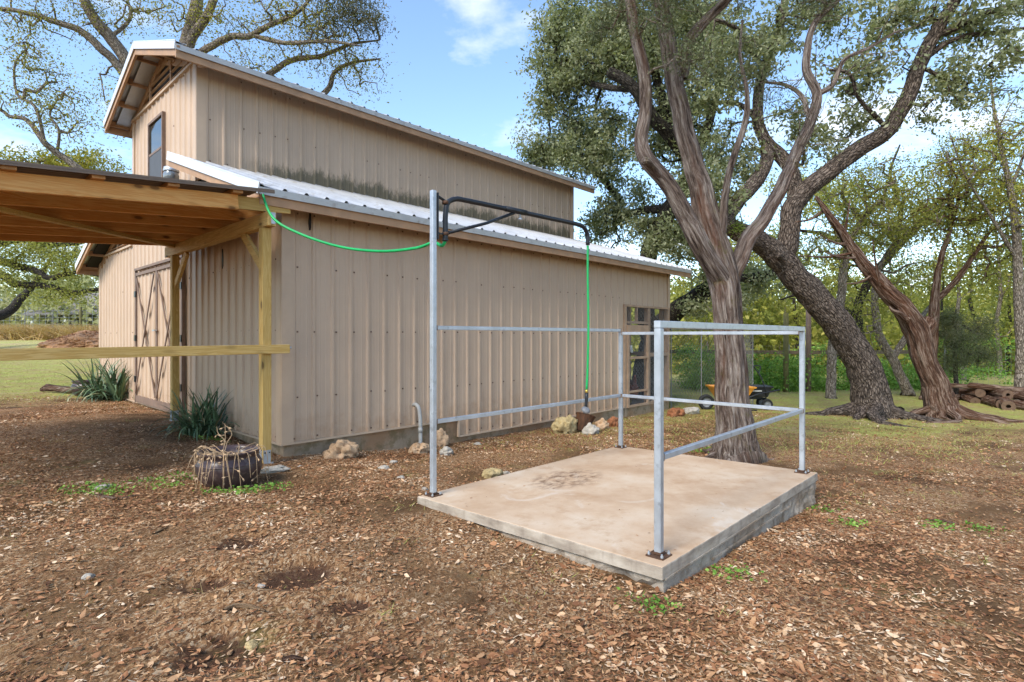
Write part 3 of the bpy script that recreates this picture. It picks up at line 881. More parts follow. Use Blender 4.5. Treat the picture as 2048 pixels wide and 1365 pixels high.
# local: x along the long side, z from 2.0
MB().box(.0025,.01,-.03,.03,.0,.345).build('mount_plate', M_BLACK, boom)
MB().beam((.01,0,.33),(.105,-.02,.285),.03,.008).build('mount_arm', M_BLACK, boom); MB().beam((.01,0,.05),(.08,-.01,.045),.03,.008).build('mount_arm', M_BLACK, boom)
pth = smooth_pts([(.085,-.015,.0),(.085,-.015,.10),(.086,-.015,.2),(.105,-.018,.285),(.18,-.025,.328),(.3,-.03,.335),(.75,-.055,.337),(1.22,-.08,.338),(1.61,-.1,.338),(1.72,-.106,.325),(1.782,-.11,.265),(1.79,-.11,.16)], 5)
MB().tube(pth, .02, 12).build('arm', M_BLACK, boom, True)
MB().tube([(.085,-.015,.01),(.085,-.015,.0),(.085,-.015,-.005)], [.024,.024,.02], 12).build('arm_foot', M_BLACK, boom, True)
MB().tube([(.092,-.016,.055),(.5,-.035,.19),(.80,-.058,.318)], .0125, 10).build('brace', M_BLACK, boom, True)
MB().tube([(.70,-.055,.337),(.94,-.068,.338)], .0235, 12).build('sleeve', M_BLACK, boom, True)
MB().tube([(.87,-.064,.318),(.87,-.064,.285)], .006, 8).lathe([(0,.0),(.016,.002),(.018,.012),(.012,.022),(0,.024)], 12, (.87,-.064,.265)).build('swivel_nut', M_GALV, boom, True)
for z in (.05, .285): MB().tube([(.085,-.015,z-.012),(.085,-.015,z+.012)], .025, 12).build('clamp', M_RUST, boom, True)

def m_hose(): return m_plain('green_hose_rubber', (.008,.33,.085), .42, 0, .12, 12, .1, 60, .002)
M_HOSE = m_hose()
he = pad_w(PA[0]+TW+.085, PA[1]-.015, 1.995)
h0 = barn_w(-.33, -.24, 2.74)
hp = [h0 + Vector((-.04,.1,.03)), h0, at(545,435,5.30), at(600,468,5.17), at(680,494,4.98), at(760,503,4.74), at(830,497,4.46), at(866,486,4.30), he + Vector((-.03,.02,-.03)), he]
hs = MB().tube(smooth_pts(hp, 6), .0125, 10).build('garden_hose', M_HOSE, None, True)
tag(hs, 'green garden hose sagging from the barn eave to the black boom', 'hose')
de = pad_w(PA[0]+TW+1.79, PA[1]-.11, 2.0)
dropo = empty('drop_hose', (de.x, de.y, .56), 0, 'green hose hanging straight from the boom tip with a spray head', 'hose')
top = de.z + .155 - .56
MB().tube(smooth_pts([(0,0,top),(0,0,top-.3),(.006,.0,.8),(-.002,0,.4),(-.012,0,.20)], 5), .0115, 10).build('hose_length', M_HOSE, dropo, True)
MB().tube([(-.012,0,.205),(-.012,0,.175)], .014, 12).build('brass_coupling', m_plain('brass', (.55,.38,.08), .35, .7), dropo, True)
MB().tube([(-.012,0,.176),(-.013,0,.12),(-.016,0,.06),(-.017,0,.035)], [.015,.017,.014,.017], 12).build('nozzle_grip', M_BLACK, dropo, True)
nz = MB(); nz.lathe([(0,-.0),(.03,.002),(.044,.016),(.045,.03),(.034,.044),(.016,.052),(0,.054)], 20)
no = nz.build('spray_head', m_plain('grey_plastic', (.16,.16,.165), .45), dropo, True); no.location = (-.03,-.012,-.01); no.rotation_euler = (R(25), R(20), 0)

# ------------------------------------------------------------------ rocks, bucket, planters
def m_rock(name, base, dark, pits=True):
    t = NT(name); v = t.vec()
    c = t.ramp(t.noise(v, 7, 7, .68), [(.28, dark), (.5, base), (.75, mul(base, 1.35))])
    c = t.mix(t.math('MULTIPLY', t.rng(t.noise(v, 16, 5, .7), .56, .7), .6), c, mul(dark, .5))
    h = t.math('ADD', t.noise(v, 22, 6, .7), t.math('MULTIPLY', t.voro(v, 20), .6))
    return t.pbr(c, .92, 0, t.bump(h, .7, .02), .15)
M_LIME = m_rock('honeycomb_limestone', (.47,.315,.19), (.22,.125,.06))
M_YROCK = m_rock('yellow_limestone', (.42,.32,.16), (.20,.14,.06))
M_GROCK = m_rock('grey_limestone', (.40,.36,.30), (.22,.19,.15))
M_RROCK = m_rock('red_brown_rock', (.30,.12,.055), (.09,.04,.02))
def rock(name, pos, w, d, h, mat, seed, label, rz=0, pit=.25, sink=.25, cat='rock'):
    bm = bmesh.new(); bmesh.ops.create_icosphere(bm, subdivisions=4, radius=1)
    sd = Vector((seed*3.1, seed*1.7, seed*.9))
    for v in bm.verts:
        p = v.co.copy()
        q = 1 + .42*mnoise.noise(p*1.1+sd) + .22*mnoise.noise(p*2.6+sd) + .09*mnoise.fractal(p*6+sd, 1, 2, 3)
        c = mnoise.cell(p*2.3+sd)
        q -= pit*max(0, mnoise.noise(p*2.9+sd*2)-.15)*1.6
        v.co = Vector((p.x*w/2, p.y*d/2, p.z*h/2))*q
    for f in bm.faces: f.smooth = True
    me = bpy.data.meshes.new(name); bm.to_mesh(me); bm.free()
    o = link_mesh(name, me, None, mat)
    o.location = (pos[0], pos[1], pos[2] + h/2*(1-2*sink)); o.rotation_euler = (0, 0, rz)
    return tag(o, label, cat)
rock('limestone_rock', gpx(686,915), .36, .26, .25, M_LIME, 1, 'pitted pale limestone rock lying against the barn foundation near the corner', .7, .7)
rock('limestone_rock', gpx(656,913), .10, .09, .09, M_LIME, 2, 'small pale rock left of the big pitted rock by the foundation')
rock('limestone_rock', gpx(838,907), .22, .18, .18, M_LIME, 3, 'orange pitted rock at the foot of the grey conduit', .2, .8)
rock('limestone_rock', gpx(884,893), .20, .15, .30, M_LIME, 4, 'upright rough rock behind the tall galvanised post', .5, .6)
rock('limestone_rock', gpx(892,911), .17, .14, .14, M_GROCK, 5, 'pale broken rock in front of the upright rock behind the tall post', .3, .4)
rock('limestone_rock', gpx(1131,866), .44, .28, .38, M_YROCK, 6, 'large yellow boulder beside the rusty bucket', .8, .5, .3)
rock('limestone_rock', gpx(1182,868), .26, .22, .22, M_GROCK, 7, 'grey boulder just right of the rusty bucket', .3, .3, .3)
rock('limestone_rock', gpx(1203,858), .22, .2, .20, M_LIME, 8, 'orange rock behind the grey boulder near the bucket', .1, .5)
rock('red_rock', gpx(1225,854), .22, .2, .22, M_RROCK, 9, 'dark red rock beside the back left rail post', .9, .5)
rock('red_rock', gpx(1352,833), .36, .26, .24, M_RROCK, 10, 'rusty orange rock outside the far corner of the barn', .3, .5)
rock('grey_rock', gpx(1383,828), .34, .22, .18, M_GROCK, 11, 'dull grey rock in the grass right of the rusty orange rock', .2, .3)
rock('limestone_rock', gpx(984,954), .22, .15, .12, M_YROCK, 12, 'flat mossy stone touching the long edge of the slab', .75, .2, .35)
for i, (px, py, s, lb) in enumerate(((768,938,.075,'flat pale stone on the litter below the pitted rock'),(787,926,.07,'grey pointed stone beside the flat pale stone below the wall'),(802,957,.06,'low stone in the litter left of the tall post'),(849,980,.05,'small stone just left of the tall post foot'),
        (955,890,.09,'grey stone near the foundation step'),(1012,948,.06,'small stone by the long slab edge'),(176,1156,.045,'white stone chip alone in the left foreground'),(505,1293,.05,'grey stone near the bottom centre left'),
        (480,925,.05,'stone behind the dry vine pot'),(520,1175,.035,'tiny stone chip in the middle foreground'),(205,978,.09,'pale stone among the green weeds left of the pot'),(600,935,.05,'stone near the flat slab stone'))):
    rock('stone', gpx(px,py), s*1.3, s, s*.55, M_GROCK if i != 7 else M_YROCK, 20+i, lb, i*.7, .1, .3, 'stone')
rock('flat_stone', gpx(545,944), .26, .14, .06, M_GROCK, 40, 'flat pale slab stone at the foot of the near porch post', .55, .1, .2)

# rusty bucket lying tilted between the boulders
bk = empty('rusty_bucket', gpx(1164,866) + Vector((0,0,.02)), 0, 'rusty brown metal bucket tilted between the yellow and grey boulders', 'bucket')
bk.rotation_euler = (R(-8), R(20), .4)
t_ = NT('rusty_bucket_metal'); v_ = t_.vec()
c_ = t_.ramp(t_.noise(t_.vec((12,12,2)), 1.5, 6, .7), [(.3,(.03,.02,.015)),(.5,(.09,.042,.022)),(.72,(.19,.085,.04))])
M_BUCK = t_.pbr(c_, .7, .3, t_.bump(t_.noise(v_, 40, 4), .4, .004))
MB().lathe([(.0,.0),(.085,.0),(.09,.005),(.15,.255),(.153,.26),(.145,.262),(.083,.012),(0,.012)], 28).build('shell', M_BUCK, bk, True)
MB().lathe([(.148,.25),(.158,.252),(.158,.266),(.147,.268)], 28).build('rim', M_BUCK, bk, True)
MB().lathe([(.128,.17),(.132,.175),(.133,.185),(.13,.19)], 28).build('hoop', M_BUCK, bk, True)

M_POT = m_plain('dark_glazed_pot', (.055,.034,.034), .32, 0, .35, 9, .15, 50, .003, dirt=(.12,.085,.07))
def pot(pos, r, h, label):
    e = empty('planter_pot', pos, .3, label, 'planter')
    fl = lambda a, z: 1 + (.012*math.cos(26*a) if z < h*.62 else 0)
    MB().lathe([(r*.62,-.02),(r*.70,.02*h),(r*.90,.22*h),(r*1.0,.48*h),(r*.985,.64*h),(r*.93,.75*h),(r*.89,.80*h),(r*.885,.85*h),(r*.91,.92*h),(r*.95,.97*h),(r*.94,1.0*h),(r*.88,.995*h),(r*.83,.9*h),(r*.82,.75*h),(0,.70*h)], 72, (0,0,0), fl).build('bowl', M_POT, e, True)
    MB().lathe([(r*.985,.62*h),(r*1.005,.635*h),(r*1.0,.655*h),(r*.975,.66*h)], 60).build('band', M_POT, e, True)
    return e
pp = gpx(459, 968); pot1 = pot(pp, .25, .285, 'dark brown glazed pot with dry vines in front of the porch post')
soil_m = m_plain('pot_soil', (.05,.03,.02), .95, 0, .3, 20, .8, 60, .01)
MB().lathe([(.202,.20),(.1,.215),(0,.22)], 24).build('soil', soil_m, pot1, True)
rv = random.Random(5); M_VINE = m_plain('dry_vine', (.40,.27,.155), .8, 0, .25, 20)
for k in range(34):
    a = rv.uniform(2.2, 6.4) if k < 26 else rv.uniform(0, 6.3); r1 = rv.uniform(.05,.14); L = rv.uniform(.15,.34)
    p0 = Vector((math.cos(a+rv.uniform(-1,1))*r1, math.sin(a+rv.uniform(-1,1))*r1, .24))
    e_ = Vector((math.cos(a), math.sin(a), 0))
    pts = [p0, p0*.6 + e_*.15 + Vector((0,0,rv.uniform(.10,.16))), e_*(.245+rv.uniform(0,.03)) + Vector((0,0,.28)), e_*(.26+rv.uniform(0,.05)) + Vector((rv.uniform(-.04,.04),rv.uniform(-.04,.04),.30-L))]
    if k % 9 == 8: pts = [p0, p0+Vector((.02,.01,.09)), p0+Vector((rv.uniform(-.05,.08),.02,.17)), p0+Vector((rv.uniform(-.08,.1),.02,rv.uniform(.2,.3)))]
    sp_ = smooth_pts(pts, 5); vm = MB().tube(sp_, [.0028]*(len(sp_)-3)+[.002,.0015,.001], 5)
    for q in range(4):
        c = Vector(sp_[rv.randrange(5, len(sp_))]); d = Vector((rv.uniform(-1,1),rv.uniform(-1,1),rv.uniform(-1,.3))).normalized()
        vm.tube([c, c+d*.03, c+d*.05+Vector((0,0,-.015))], [.0018,.0014,.0008], 4)
        w = d.orthogonal().normalized()*.007; vm.add([c+d*.045-w, c+d*.062, c+d*.045+w, c+d*.03], [(0,1,2,3)])
    vm.build('dry_vine', M_VINE, pot1)
pot(gpx(176, 792), .27, .30, 'dark grey pot half hidden behind the yucca at the barn corner')

def blade_mesh(name, L, w, bend, seed):
    rnd = random.Random(seed); V = []; Fa = []; n = 7; x = 0; z = 0; ang = 1.35
    for i in range(n+1):
        t = i/n; ww = w*(.55+.9*t if t < .4 else (.91)*(1-(t-.4)/.6)**.75 + .02)
        V += [(x, -ww/2, z), (x-.25*ww*math.sin(ang), 0, z-.25*ww), (x, ww/2, z)]
        ang -= bend/n*(.3+1.4*t); x += L/n*math.cos(ang); z += L/n*math.sin(ang)
    for i in range(n):
        a = i*3; Fa += [(a, a+1, a+4, a+3), (a+1, a+2, a+5, a+4)]
    me = bpy.data.meshes.new(name); me.from_pydata(V, [], Fa); me.polygons.foreach_set('use_smooth', np.ones(len(Fa), bool)); me.update()
    return me
def m_blade(name, c1, c2):
    t = NT(name); oi = t.n.new('ShaderNodeObjectInfo')
    c = t.ramp(oi.outputs['Random'], [(.1, c1), (.55, c2), (.86, mul(c2,1.5)), (.93, (.30,.25,.12))])
    c = t.mix(t.math('MULTIPLY', t.noise(t.vec((6,60,6)), 1, 3), .35), c, mul(c1, .6))
    return t.pbr(c, .45, 0, None, .4)
M_BLADE = m_blade('strap_leaf', (.07,.12,.06), (.13,.20,.10))
bm_v = [blade_mesh('leaf', L, .026, b, i) for i, (L, b) in enumerate(((.60,.5),(.55,1.3),(.5,2.3),(.62,.9),(.45,2.9)))]
for mme in bm_v: mme.materials.append(M_BLADE)
def yucca(pos, label, heads, n, s, seed):
    e = empty('yucca_plant', pos, 0, label, 'plant', None); rnd = random.Random(seed)
    for k in range(n):
        hx, hy = heads[k % len(heads)]; t = rnd.random()
        mi = 0 if t < .2 else (3 if t < .36 else (1 if t < .55 else (2 if t < .80 else 4)))
        o = link_mesh('leaf', bm_v[mi], e); o.location = (hx+rnd.gauss(0,.035), hy+rnd.gauss(0,.035), -.02)
        tilt = rnd.uniform(-.1,.25) if mi in (0,3) else rnd.uniform(0,.5)
        o.rotation_euler = (rnd.uniform(-.25,.25), tilt, rnd.uniform(0, 6.283)); q = s*rnd.uniform(.75,1.12); o.scale = (q,q,q)
yucca(gpx(403, 872), 'dark green strap leaved plant at the gable wall behind the dry vine pot', [(0,0),(.12,.06),(-.14,.02),(.02,.10),(-.05,-.08)], 190, 1.12, 1)
yucca(gpx(205, 800), 'green spiky yucca clump at the far end of the gable wall', [(0,0),(.32,-.05),(-.25,.1),(.12,.15)], 200, 1.5, 2)
# ------------------------------------------------------------------ trees
class Wood:
    """limbs of one tree: rings with bark coordinates"""
    def __init__(s, base): s.base = np.array(base, float); s.V = []; s.F = []; s.B = []; s.n = 0; s.nodes = []
    def limb(s, pts, rad, seg=None, rough=0.0, step=None, kind='oak', seed=0, node=True, cap=True):
        P = np.array([np.array(p, float) for p in pts]); rad = np.array(rad, float)
        if node: s.nodes.extend([(tuple(P[i]), rad[i]) for i in range(len(P))])
        d = np.gradient(P, axis=0); d /= np.linalg.norm(d, axis=1)[:,None] + 1e-9
        if seg is None: seg = 5 if rad.max() < .03 else (8 if rad.max() < .07 else 14)
        nrm = np.cross(d[0], (0.31,.95,.1)); nrm /= np.linalg.norm(nrm)
        al = np.r_[0, np.cumsum(np.linalg.norm(np.diff(P, axis=0), axis=1))] + seed*3.7
        ang = np.arange(seg)*2*math.pi/seg; ca, sa = np.cos(ang), np.sin(ang)
        for i in range(len(P)):
            nrm = nrm - d[i]*nrm.dot(d[i]); nrm /= np.linalg.norm(nrm) + 1e-9
            b = np.cross(d[i], nrm); r = np.full(seg, rad[i])
            if rough:
                for k in range(seg):
                    if kind == 'oak':
                        q = mnoise.fractal(Vector((ca[k]*rad[i]*9, al[i]*4, sa[k]*rad[i]*9)), 1, 2, 3)
                    else:
                        q = .9*mnoise.noise(Vector((ca[k]*rad[i]*13, al[i]*1.1, sa[k]*rad[i]*13))) + .6*mnoise.noise(Vector((ca[k]*rad[i]*30, al[i]*2.2, sa[k]*rad[i]*30))) + .7*(.35-abs(mnoise.noise(Vector((ca[k]*rad[i]*22+5, al[i]*.8, sa[k]*rad[i]*22)))))
                    r[k] *= 1 + rough*q
            s.V.append(P[i] + (ca[:,None]*nrm + sa[:,None]*b)*r[:,None] - s.base)
            s.B.append(np.c_[ca*rad[i]+seed, np.full(seg, al[i]), sa*rad[i]])
        k = np.arange(seg); k1 = (k+1) % seg
        for i in range(len(P)-1):
            o = s.n + i*seg; s.F.append(np.c_[o+k, o+k1, o+seg+k1, o+seg+k])
        if cap:
            o = s.n + (len(P)-1)*seg; s.V.append((P[-1]-s.base+d[-1]*rad[-1]*.4)[None]); s.B.append(np.array([[seed, al[-1], 0.]]))
            c = s.n + len(P)*seg; s.F.append(np.c_[o+k, o+k1, np.full(seg, c), np.full(seg, c)][:, [0,1,2,2]])
            s.n += 1
        s.n += len(P)*seg
    def px(s, pts, seg=None, rough=0.0, n=6, kind='oak', seed=0, wander=0.0):
        """limb given as (photo x, photo y, depth, photo width)"""
        q = []
        for x, y, Y, w in pts: q.append((*at(x, y, Y), w/2/F*Y))
        q = np.array(smooth_pts(q, n)); rad = np.maximum(q[:,3], .004)
        for i in range(1, len(q)-1):
            nv = mnoise.noise_vector(Vector(q[i,:3])*3.1 + Vector((seed*7.7, 0, 3))); q[i,:3] += np.array(nv)*min(rad[i]*.34, .025)
        s.limb(q[:,:3], rad, seg, rough, kind=kind, seed=seed)
    def build(s, name, mat, parent, smooth=True):
        V = np.concatenate(s.V); Fq = np.concatenate(s.F)
        tri = Fq[:,2] == Fq[:,3]
        me = bpy.data.meshes.new(name); q = Fq[~tri]; t = Fq[tri][:, :3]
        me.vertices.add(len(V)); me.vertices.foreach_set('co', V.astype(np.float32).ravel())
        li = np.r_[q.ravel(), t.ravel()].astype(np.int32)
        me.loops.add(len(li)); me.loops.foreach_set('vertex_index', li)
        m = len(q)+len(t); me.polygons.add(m)
        me.polygons.foreach_set('loop_start', np.r_[np.arange(len(q))*4, len(q)*4+np.arange(len(t))*3].astype(np.int32))
        me.polygons.foreach_set('use_smooth', np.ones(m, bool))
        me.update(calc_edges=True)
        a = me.attributes.new('bark', 'FLOAT_VECTOR', 'POINT'); a.data.foreach_set('vector', np.concatenate(s.B).astype(np.float32).ravel())
        return link_mesh(name, me, parent, mat)

def leaf_mesh(name, C, length, width, rng, flat=0.0, droop=0.0, curl=.0, hexa=False):
    n = len(C)
    a = rng.normal(size=(n,3)); a[:,2] = a[:,2]*(1-flat) - droop; a /= np.linalg.norm(a, axis=1)[:,None]
    b = rng.normal(size=(n,3)); b[:,2] *= (1-flat); b -= a*(a*b).sum(1)[:,None]; b /= np.linalg.norm(b, axis=1)[:,None] + 1e-9
    s = np.clip(np.exp(rng.normal(size=n)*(.32 if hexa else .24)), .4, 1.7)[:,None]
    L = a*length*.5*s; W = b*width*.5*s*rng.uniform(.75,1.25,n)[:,None]; o = a*length*.08*s
    V = np.stack([C-L, C+W-o, C+L, C-W-o], 1)
    if curl:
        up = np.cross(a, b); V[:,0] += up*curl*length*s; V[:,2] += up*curl*length*s*rng.uniform(0,1,n)[:,None]
    if hexa:
        k = rng.uniform(.5,.9,n)[:,None]; up = np.cross(a, b)*length*rng.uniform(-.06,.16,n)[:,None]*s
        V = np.stack([C-L+up, C-L*.35+W*k, C+L*.4+W, C+L+up*.8, C+L*.4-W*.9, C-L*.35-W*k], 1)
    me = np_mesh(name, V.reshape(-1,3), np.arange(n*V.shape[1]).reshape(-1,V.shape[1]))
    at_ = me.attributes.new('tone', 'FLOAT', 'FACE'); at_.data.foreach_set('value', rng.random(n).astype(np.float32))
    return me

def crown(W, blobs, per, sigma, leafL, leafW, leafmat, parent, seed, twig=.0045, name='crown', flat=0., droop=.15, flatten=.7, twigwood=None, dens=1.0):
    """leaf clumps filling blobs (photo x, y, depth, half width px, half height px, half depth m, clumps), joined to the limbs by branching twigs"""
    rng = np.random.default_rng(seed); cl = []
    for x, y, Y, rx, ry, rd, n in blobs:
        n = max(3, int(n*dens))
        c = np.array(at(x, y, Y)); r = np.array((rx/F*Y, rd, ry/F*Y))
        q = rng.normal(size=(n,3)); q /= np.linalg.norm(q, axis=1)[:,None]; q *= rng.random(n)[:,None]**.42
        cl.append(c + q*r)
    cl = np.concatenate(cl)
    N = np.array([p for p, r in W.nodes]); d0 = np.array([((N-c)**2).sum(1).min() for c in cl])
    cl = cl[np.argsort(d0)]
    pos = list(N); par = [-1]*len(N); kids = [0]*len(N); segs = []
    A = np.zeros((len(N)+len(cl)*3, 3)); A[:len(N)] = N; cnt = len(N)
    leafpts = []
    for c in cl:
        dd = ((A[:cnt]-c)**2).sum(1); j = int(dd.argmin()); p = A[j].copy(); L = math.sqrt(dd[j])
        k = max(1, min(3, int(L/.25))); prev = j
        for i in range(1, k+1):
            t = i/k; q = p + (c-p)*t + (rng.normal(size=3)*.09*L*(1-t) if i < k else 0); q[2] += .10*L*math.sin(math.pi*t)
            A[cnt] = q; par.append(prev); prev = cnt; cnt += 1
        leafpts.append((c, p))
    des = np.zeros(cnt)
    for i in range(cnt-1, len(N)-1, -1):
        des[i] += 1
        des[par[i]] += des[i]
    TW = twigwood or W
    for i in range(len(N), cnt):
        a, b = A[par[i]], A[i]; ra = twig*math.sqrt(des[i])*1.05; rb = twig*math.sqrt(max(1, des[i]-1))*.95
        m = (a+b)/2 + rng.normal(size=3)*.05*np.linalg.norm(b-a)
        TW.limb([a, m, b], [ra, (ra+rb)/2, rb], 4 if ra < .012 else 6, node=False, cap=False, seed=i*.13)
    C = []
    for c, p in leafpts:
        n = max(4, int(per*rng.uniform(.5,1.5))); g = rng.normal(size=(n,3))*sigma*rng.uniform(.7,1.3); g[:,2] *= flatten
        v = p-c; L = np.linalg.norm(v)+1e-6
        back = np.where(rng.random(n) < .35, rng.random(n), 0)*min(1, .5/L)
        C.append(c + g + back[:,None]*v)
    C = np.concatenate(C) - W.base
    me = leaf_mesh(name, C, leafL, leafW, rng, flat, droop)
    return link_mesh(name, me, parent, leafmat)

BARK_J = m_bark('cedar_bark', (.04,.026,.02), (.20,.145,.115), (.43,.365,.31), 'cedar', moss=.35)
BARK_JR = m_bark('red_cedar_bark', (.03,.017,.012), (.15,.078,.048), (.42,.31,.235), 'cedar')
BARK_O = m_bark('oak_bark', (.026,.02,.016), (.12,.09,.07), (.25,.20,.16), 'oak')
BARK_D = m_bark('dark_oak_bark', (.014,.012,.009), (.048,.04,.032), (.105,.09,.07), 'oak')
BARK_P = m_bark('pale_grey_bark', (.09,.072,.054), (.25,.205,.16), (.42,.36,.29), 'oak', moss=.3)
LEAF_OAK = m_leaf('live_oak_leaf', [(.10,.115,.055),(.21,.235,.12),(.34,.36,.20),(.54,.54,.35)], .5)
LEAF_OAK2 = m_leaf('oak_leaf_olive', [(.12,.13,.03),(.25,.265,.06),(.38,.375,.085),(.52,.45,.13)], .5)
LEAF_CEDAR = m_leaf('cedar_sprig', [(.045,.06,.028),(.08,.10,.045),(.12,.135,.065),(.17,.15,.095)], .25)
LEAF_DARK = m_leaf('mistletoe_leaf', [(.045,.045,.025),(.10,.095,.055),(.17,.15,.09)], .25)
LEAF_YEL = m_leaf('yellowing_leaf', [(.10,.115,.02),(.22,.22,.03),(.36,.32,.04),(.42,.33,.07)], .4)
LEAF_WOOD = m_leaf('backwood_leaf', [(.16,.18,.04),(.30,.32,.065),(.45,.43,.085),(.58,.50,.14)], .5, clump=.5)
LEAF_FAR = m_leaf('haze_tinted_leaf', [(.22,.24,.10),(.36,.37,.17),(.50,.49,.25),(.62,.58,.33)], .45, clump=.4)  # distance haze is put into these paler leaf colours
LEAF_WEED = m_leaf('weed_leaf', [(.07,.16,.025),(.14,.29,.04),(.24,.42,.07),(.36,.52,.12)], .35)

def tree(name, px, py, Y, label, group=None):
    w = at(px, py, Y); z = gz(w.x, w.y)
    return empty(name, (w.x, w.y, z-.05), 0, label, 'tree', group)

def roots(W, base, n, r0, L, seed, kind, a0=0, a1=6.28):
    rnd = random.Random(seed)
    for k in range(n):
        a = a0 + (a1-a0)*(k+.5)/n + rnd.uniform(-.25,.25); pts = []; l = L*rnd.uniform(.6,1.2); z0 = .28
        for i in range(9):
            t = i/8; x = base[0]+math.cos(a)*l*t; y = base[1]+math.sin(a)*l*t; g = gz(x, y)
            pts.append((x, y, g + z0*(1-t)**3 + .035 - .07*t + .02*math.sin(7*t+k))); a += rnd.uniform(-.2,.2)
        W.limb(pts, [r0*(1-.8*i/8) for i in range(9)], 9, .25, kind=kind, seed=k, node=False)

# --- cedar right behind the pad
t1 = tree('cedar_tree', 1470, 915, 6.6, 'grey brown multi stemmed cedar growing right behind the concrete slab'); W = Wood(t1.location)
W.px([(1476,935,6.6,118),(1474,915,6.6,96),(1470,880,6.6,76),(1465,820,6.6,64),(1460,740,6.6,57),(1457,660,6.58,53),(1454,600,6.56,54),(1446,550,6.54,58),(1432,505,6.52,58),(1416,455,6.5,50),(1399,375,6.5,43),(1374,281,6.45,38),(1353,188,6.4,34),(1337,94,6.35,31),(1325,20,6.3,29),(1315,-70,6.3,26),(1300,-200,6.2,20)], 72, .17, 14, 'cedar')
W.px([(1446,560,6.5,40),(1420,520,6.42,40),(1397,480,6.36,38),(1363,413,6.3,34),(1325,356,6.25,30),(1292,318,6.2,30),(1283,281,6.2,27),(1290,225,6.2,25),(1288,155,6.15,24),(1274,84,6.1,22),(1259,0,6.1,20),(1245,-110,6.0,15)], 26, .16, 8, 'cedar', 2)
W.px([(1366,160,6.42,22),(1371,125,6.35,24),(1381,78,6.25,22),(1419,37,6.2,19),(1456,-3,6.15,18),(1520,-90,6.1,13)], 20, .15, 7, 'cedar', 3)
W.px([(1462,560,6.6,34),(1478,520,6.62,32),(1503,474,6.68,30),(1550,399,6.76,26),(1588,319,6.85,24),(1620,244,6.9,21),(1635,188,6.95,18),(1612,127,7.0,15),(1630,47,7.0,12),(1672,5,7.0,9),(1720,-60,7.0,6)], 18, .12, 7, 'cedar', 4)
W.px([(1635,190,6.95,12),(1665,170,6.9,10),(1690,120,6.9,8),(1740,95,6.9,6),(1800,60,6.9,3)], 8, .1, 5, 'cedar', 5)
W.px([(1620,240,6.9,10),(1600,190,7.1,9),(1570,170,7.2,7),(1530,165,7.3,5)], 8, .1, 5, 'cedar', 6)
W.px([(1440,500,6.45,20),(1445,450,6.4,17),(1456,356,6.3,14),(1489,249,6.2,12),(1494,188,6.2,9),(1480,110,6.2,6),(1485,40,6.2,4)], 10, .1, 6, 'cedar', 7)
W.px([(1330,360,6.25,16),(1300,330,6.1,14),(1288,322,6.02,17)], 12, .1, 5, 'cedar', 8)
roots(W, t1.location, 8, .085, .55, 4, 'cedar')
W.build('trunk', BARK_J, t1)
W2 = Wood(t1.location); W2.nodes = [n_ for n_ in W.nodes if n_[0][2] > 3.4]
crown(W2, [(1290,-60,5.9,160,70,1.0,120),(1450,-70,6.0,130,70,1.0,90),(1200,40,6.2,40,40,.4,14),(1640,-40,6.8,90,60,.6,50),(1560,180,7.0,40,60,.4,12),(1500,120,6.2,40,60,.4,10),(1380,120,5.9,70,50,.5,16),(1330,40,5.8,60,40,.4,16)], 110, .09, .035, .008, LEAF_CEDAR, t1, 11, .0035)
# bare dead twigs on the right stem
rg = random.Random(9)
dn = [n_ for n_ in W.nodes if n_[0][0] > 3.05 and n_[0][2] > 2.6]
for k in range(46):
    p, r = rg.choice(dn); p = np.array(p); d = np.array((rg.uniform(-.3,1), rg.uniform(-.8,.8), rg.uniform(-.2,.9))); d /= np.linalg.norm(d); L = rg.uniform(.25,.9)
    pts = [p]
    for i in range(5): d = d + np.array([rg.uniform(-.35,.35) for _ in range(3)]); d /= np.linalg.norm(d); pts.append(pts[-1] + d*L/5)
    W2.limb(pts, [.007,.006,.005,.004,.003,.0015], 5, node=False, seed=k)
W2.build('branches', BARK_P, t1)['kind'] = 'stuff'

# --- leaning oak
t2 = tree('leaning_oak', 1745, 832, 11.0, 'large oak with furrowed bark leaning left over the yard'); W = Wood(t2.location)
W.px([(1749,848,11,118),(1747,830,11,90),(1744,805,11,72),(1737,765,11,64),(1723,727,11,60),(1706,699,11,58),(1670,642,10.95,55),(1628,594,10.9,53),(1592,555,10.85,50),(1562,519,10.8,48),(1530,491,10.7,43),(1500,474,10.55,40),(1474,462,10.4,36),(1452,448,10.3,30),(1436,430,10.2,22),(1420,395,10.1,16),(1380,340,10.0,11)], 44, .10, 12, 'oak')
W.px([(1562,522,10.8,36),(1574,496,10.8,40),(1580,455,10.8,38),(1584,420,10.8,38),(1595,400,10.8,38),(1616,376,10.75,36),(1653,347,10.7,35),(1710,305,10.6,33),(1775,258,10.5,31),(1813,197,10.4,29),(1841,122,10.3,27),(1878,52,10.2,24),(1911,0,10.1,21),(1960,-90,10,16)], 26, .08, 7, 'oak', 2)
W.px([(1588,425,10.8,30),(1590,380,10.85,30),(1582,340,10.9,28),(1560,312,11,26),(1537,290,11,24),(1516,244,11,22),(1518,188,11,20),(1527,141,11,18),(1556,70,11,15),(1569,0,11,12),(1580,-80,11,9)], 20, .08, 6, 'oak', 3)
W.px([(1462,455,10.35,26),(1458,430,10.4,28),(1475,403,10.5,30),(1513,361,10.65,28),(1534,322,10.8,24),(1532,298,10.95,22)], 20, .08, 6, 'oak', 4)
W.px([(1880,66,10.2,14),(1900,62,10.2,13),(1967,28,10.1,10),(2048,5,10,8),(2130,-30,10,5)], 10, .06, 5, 'oak', 5)
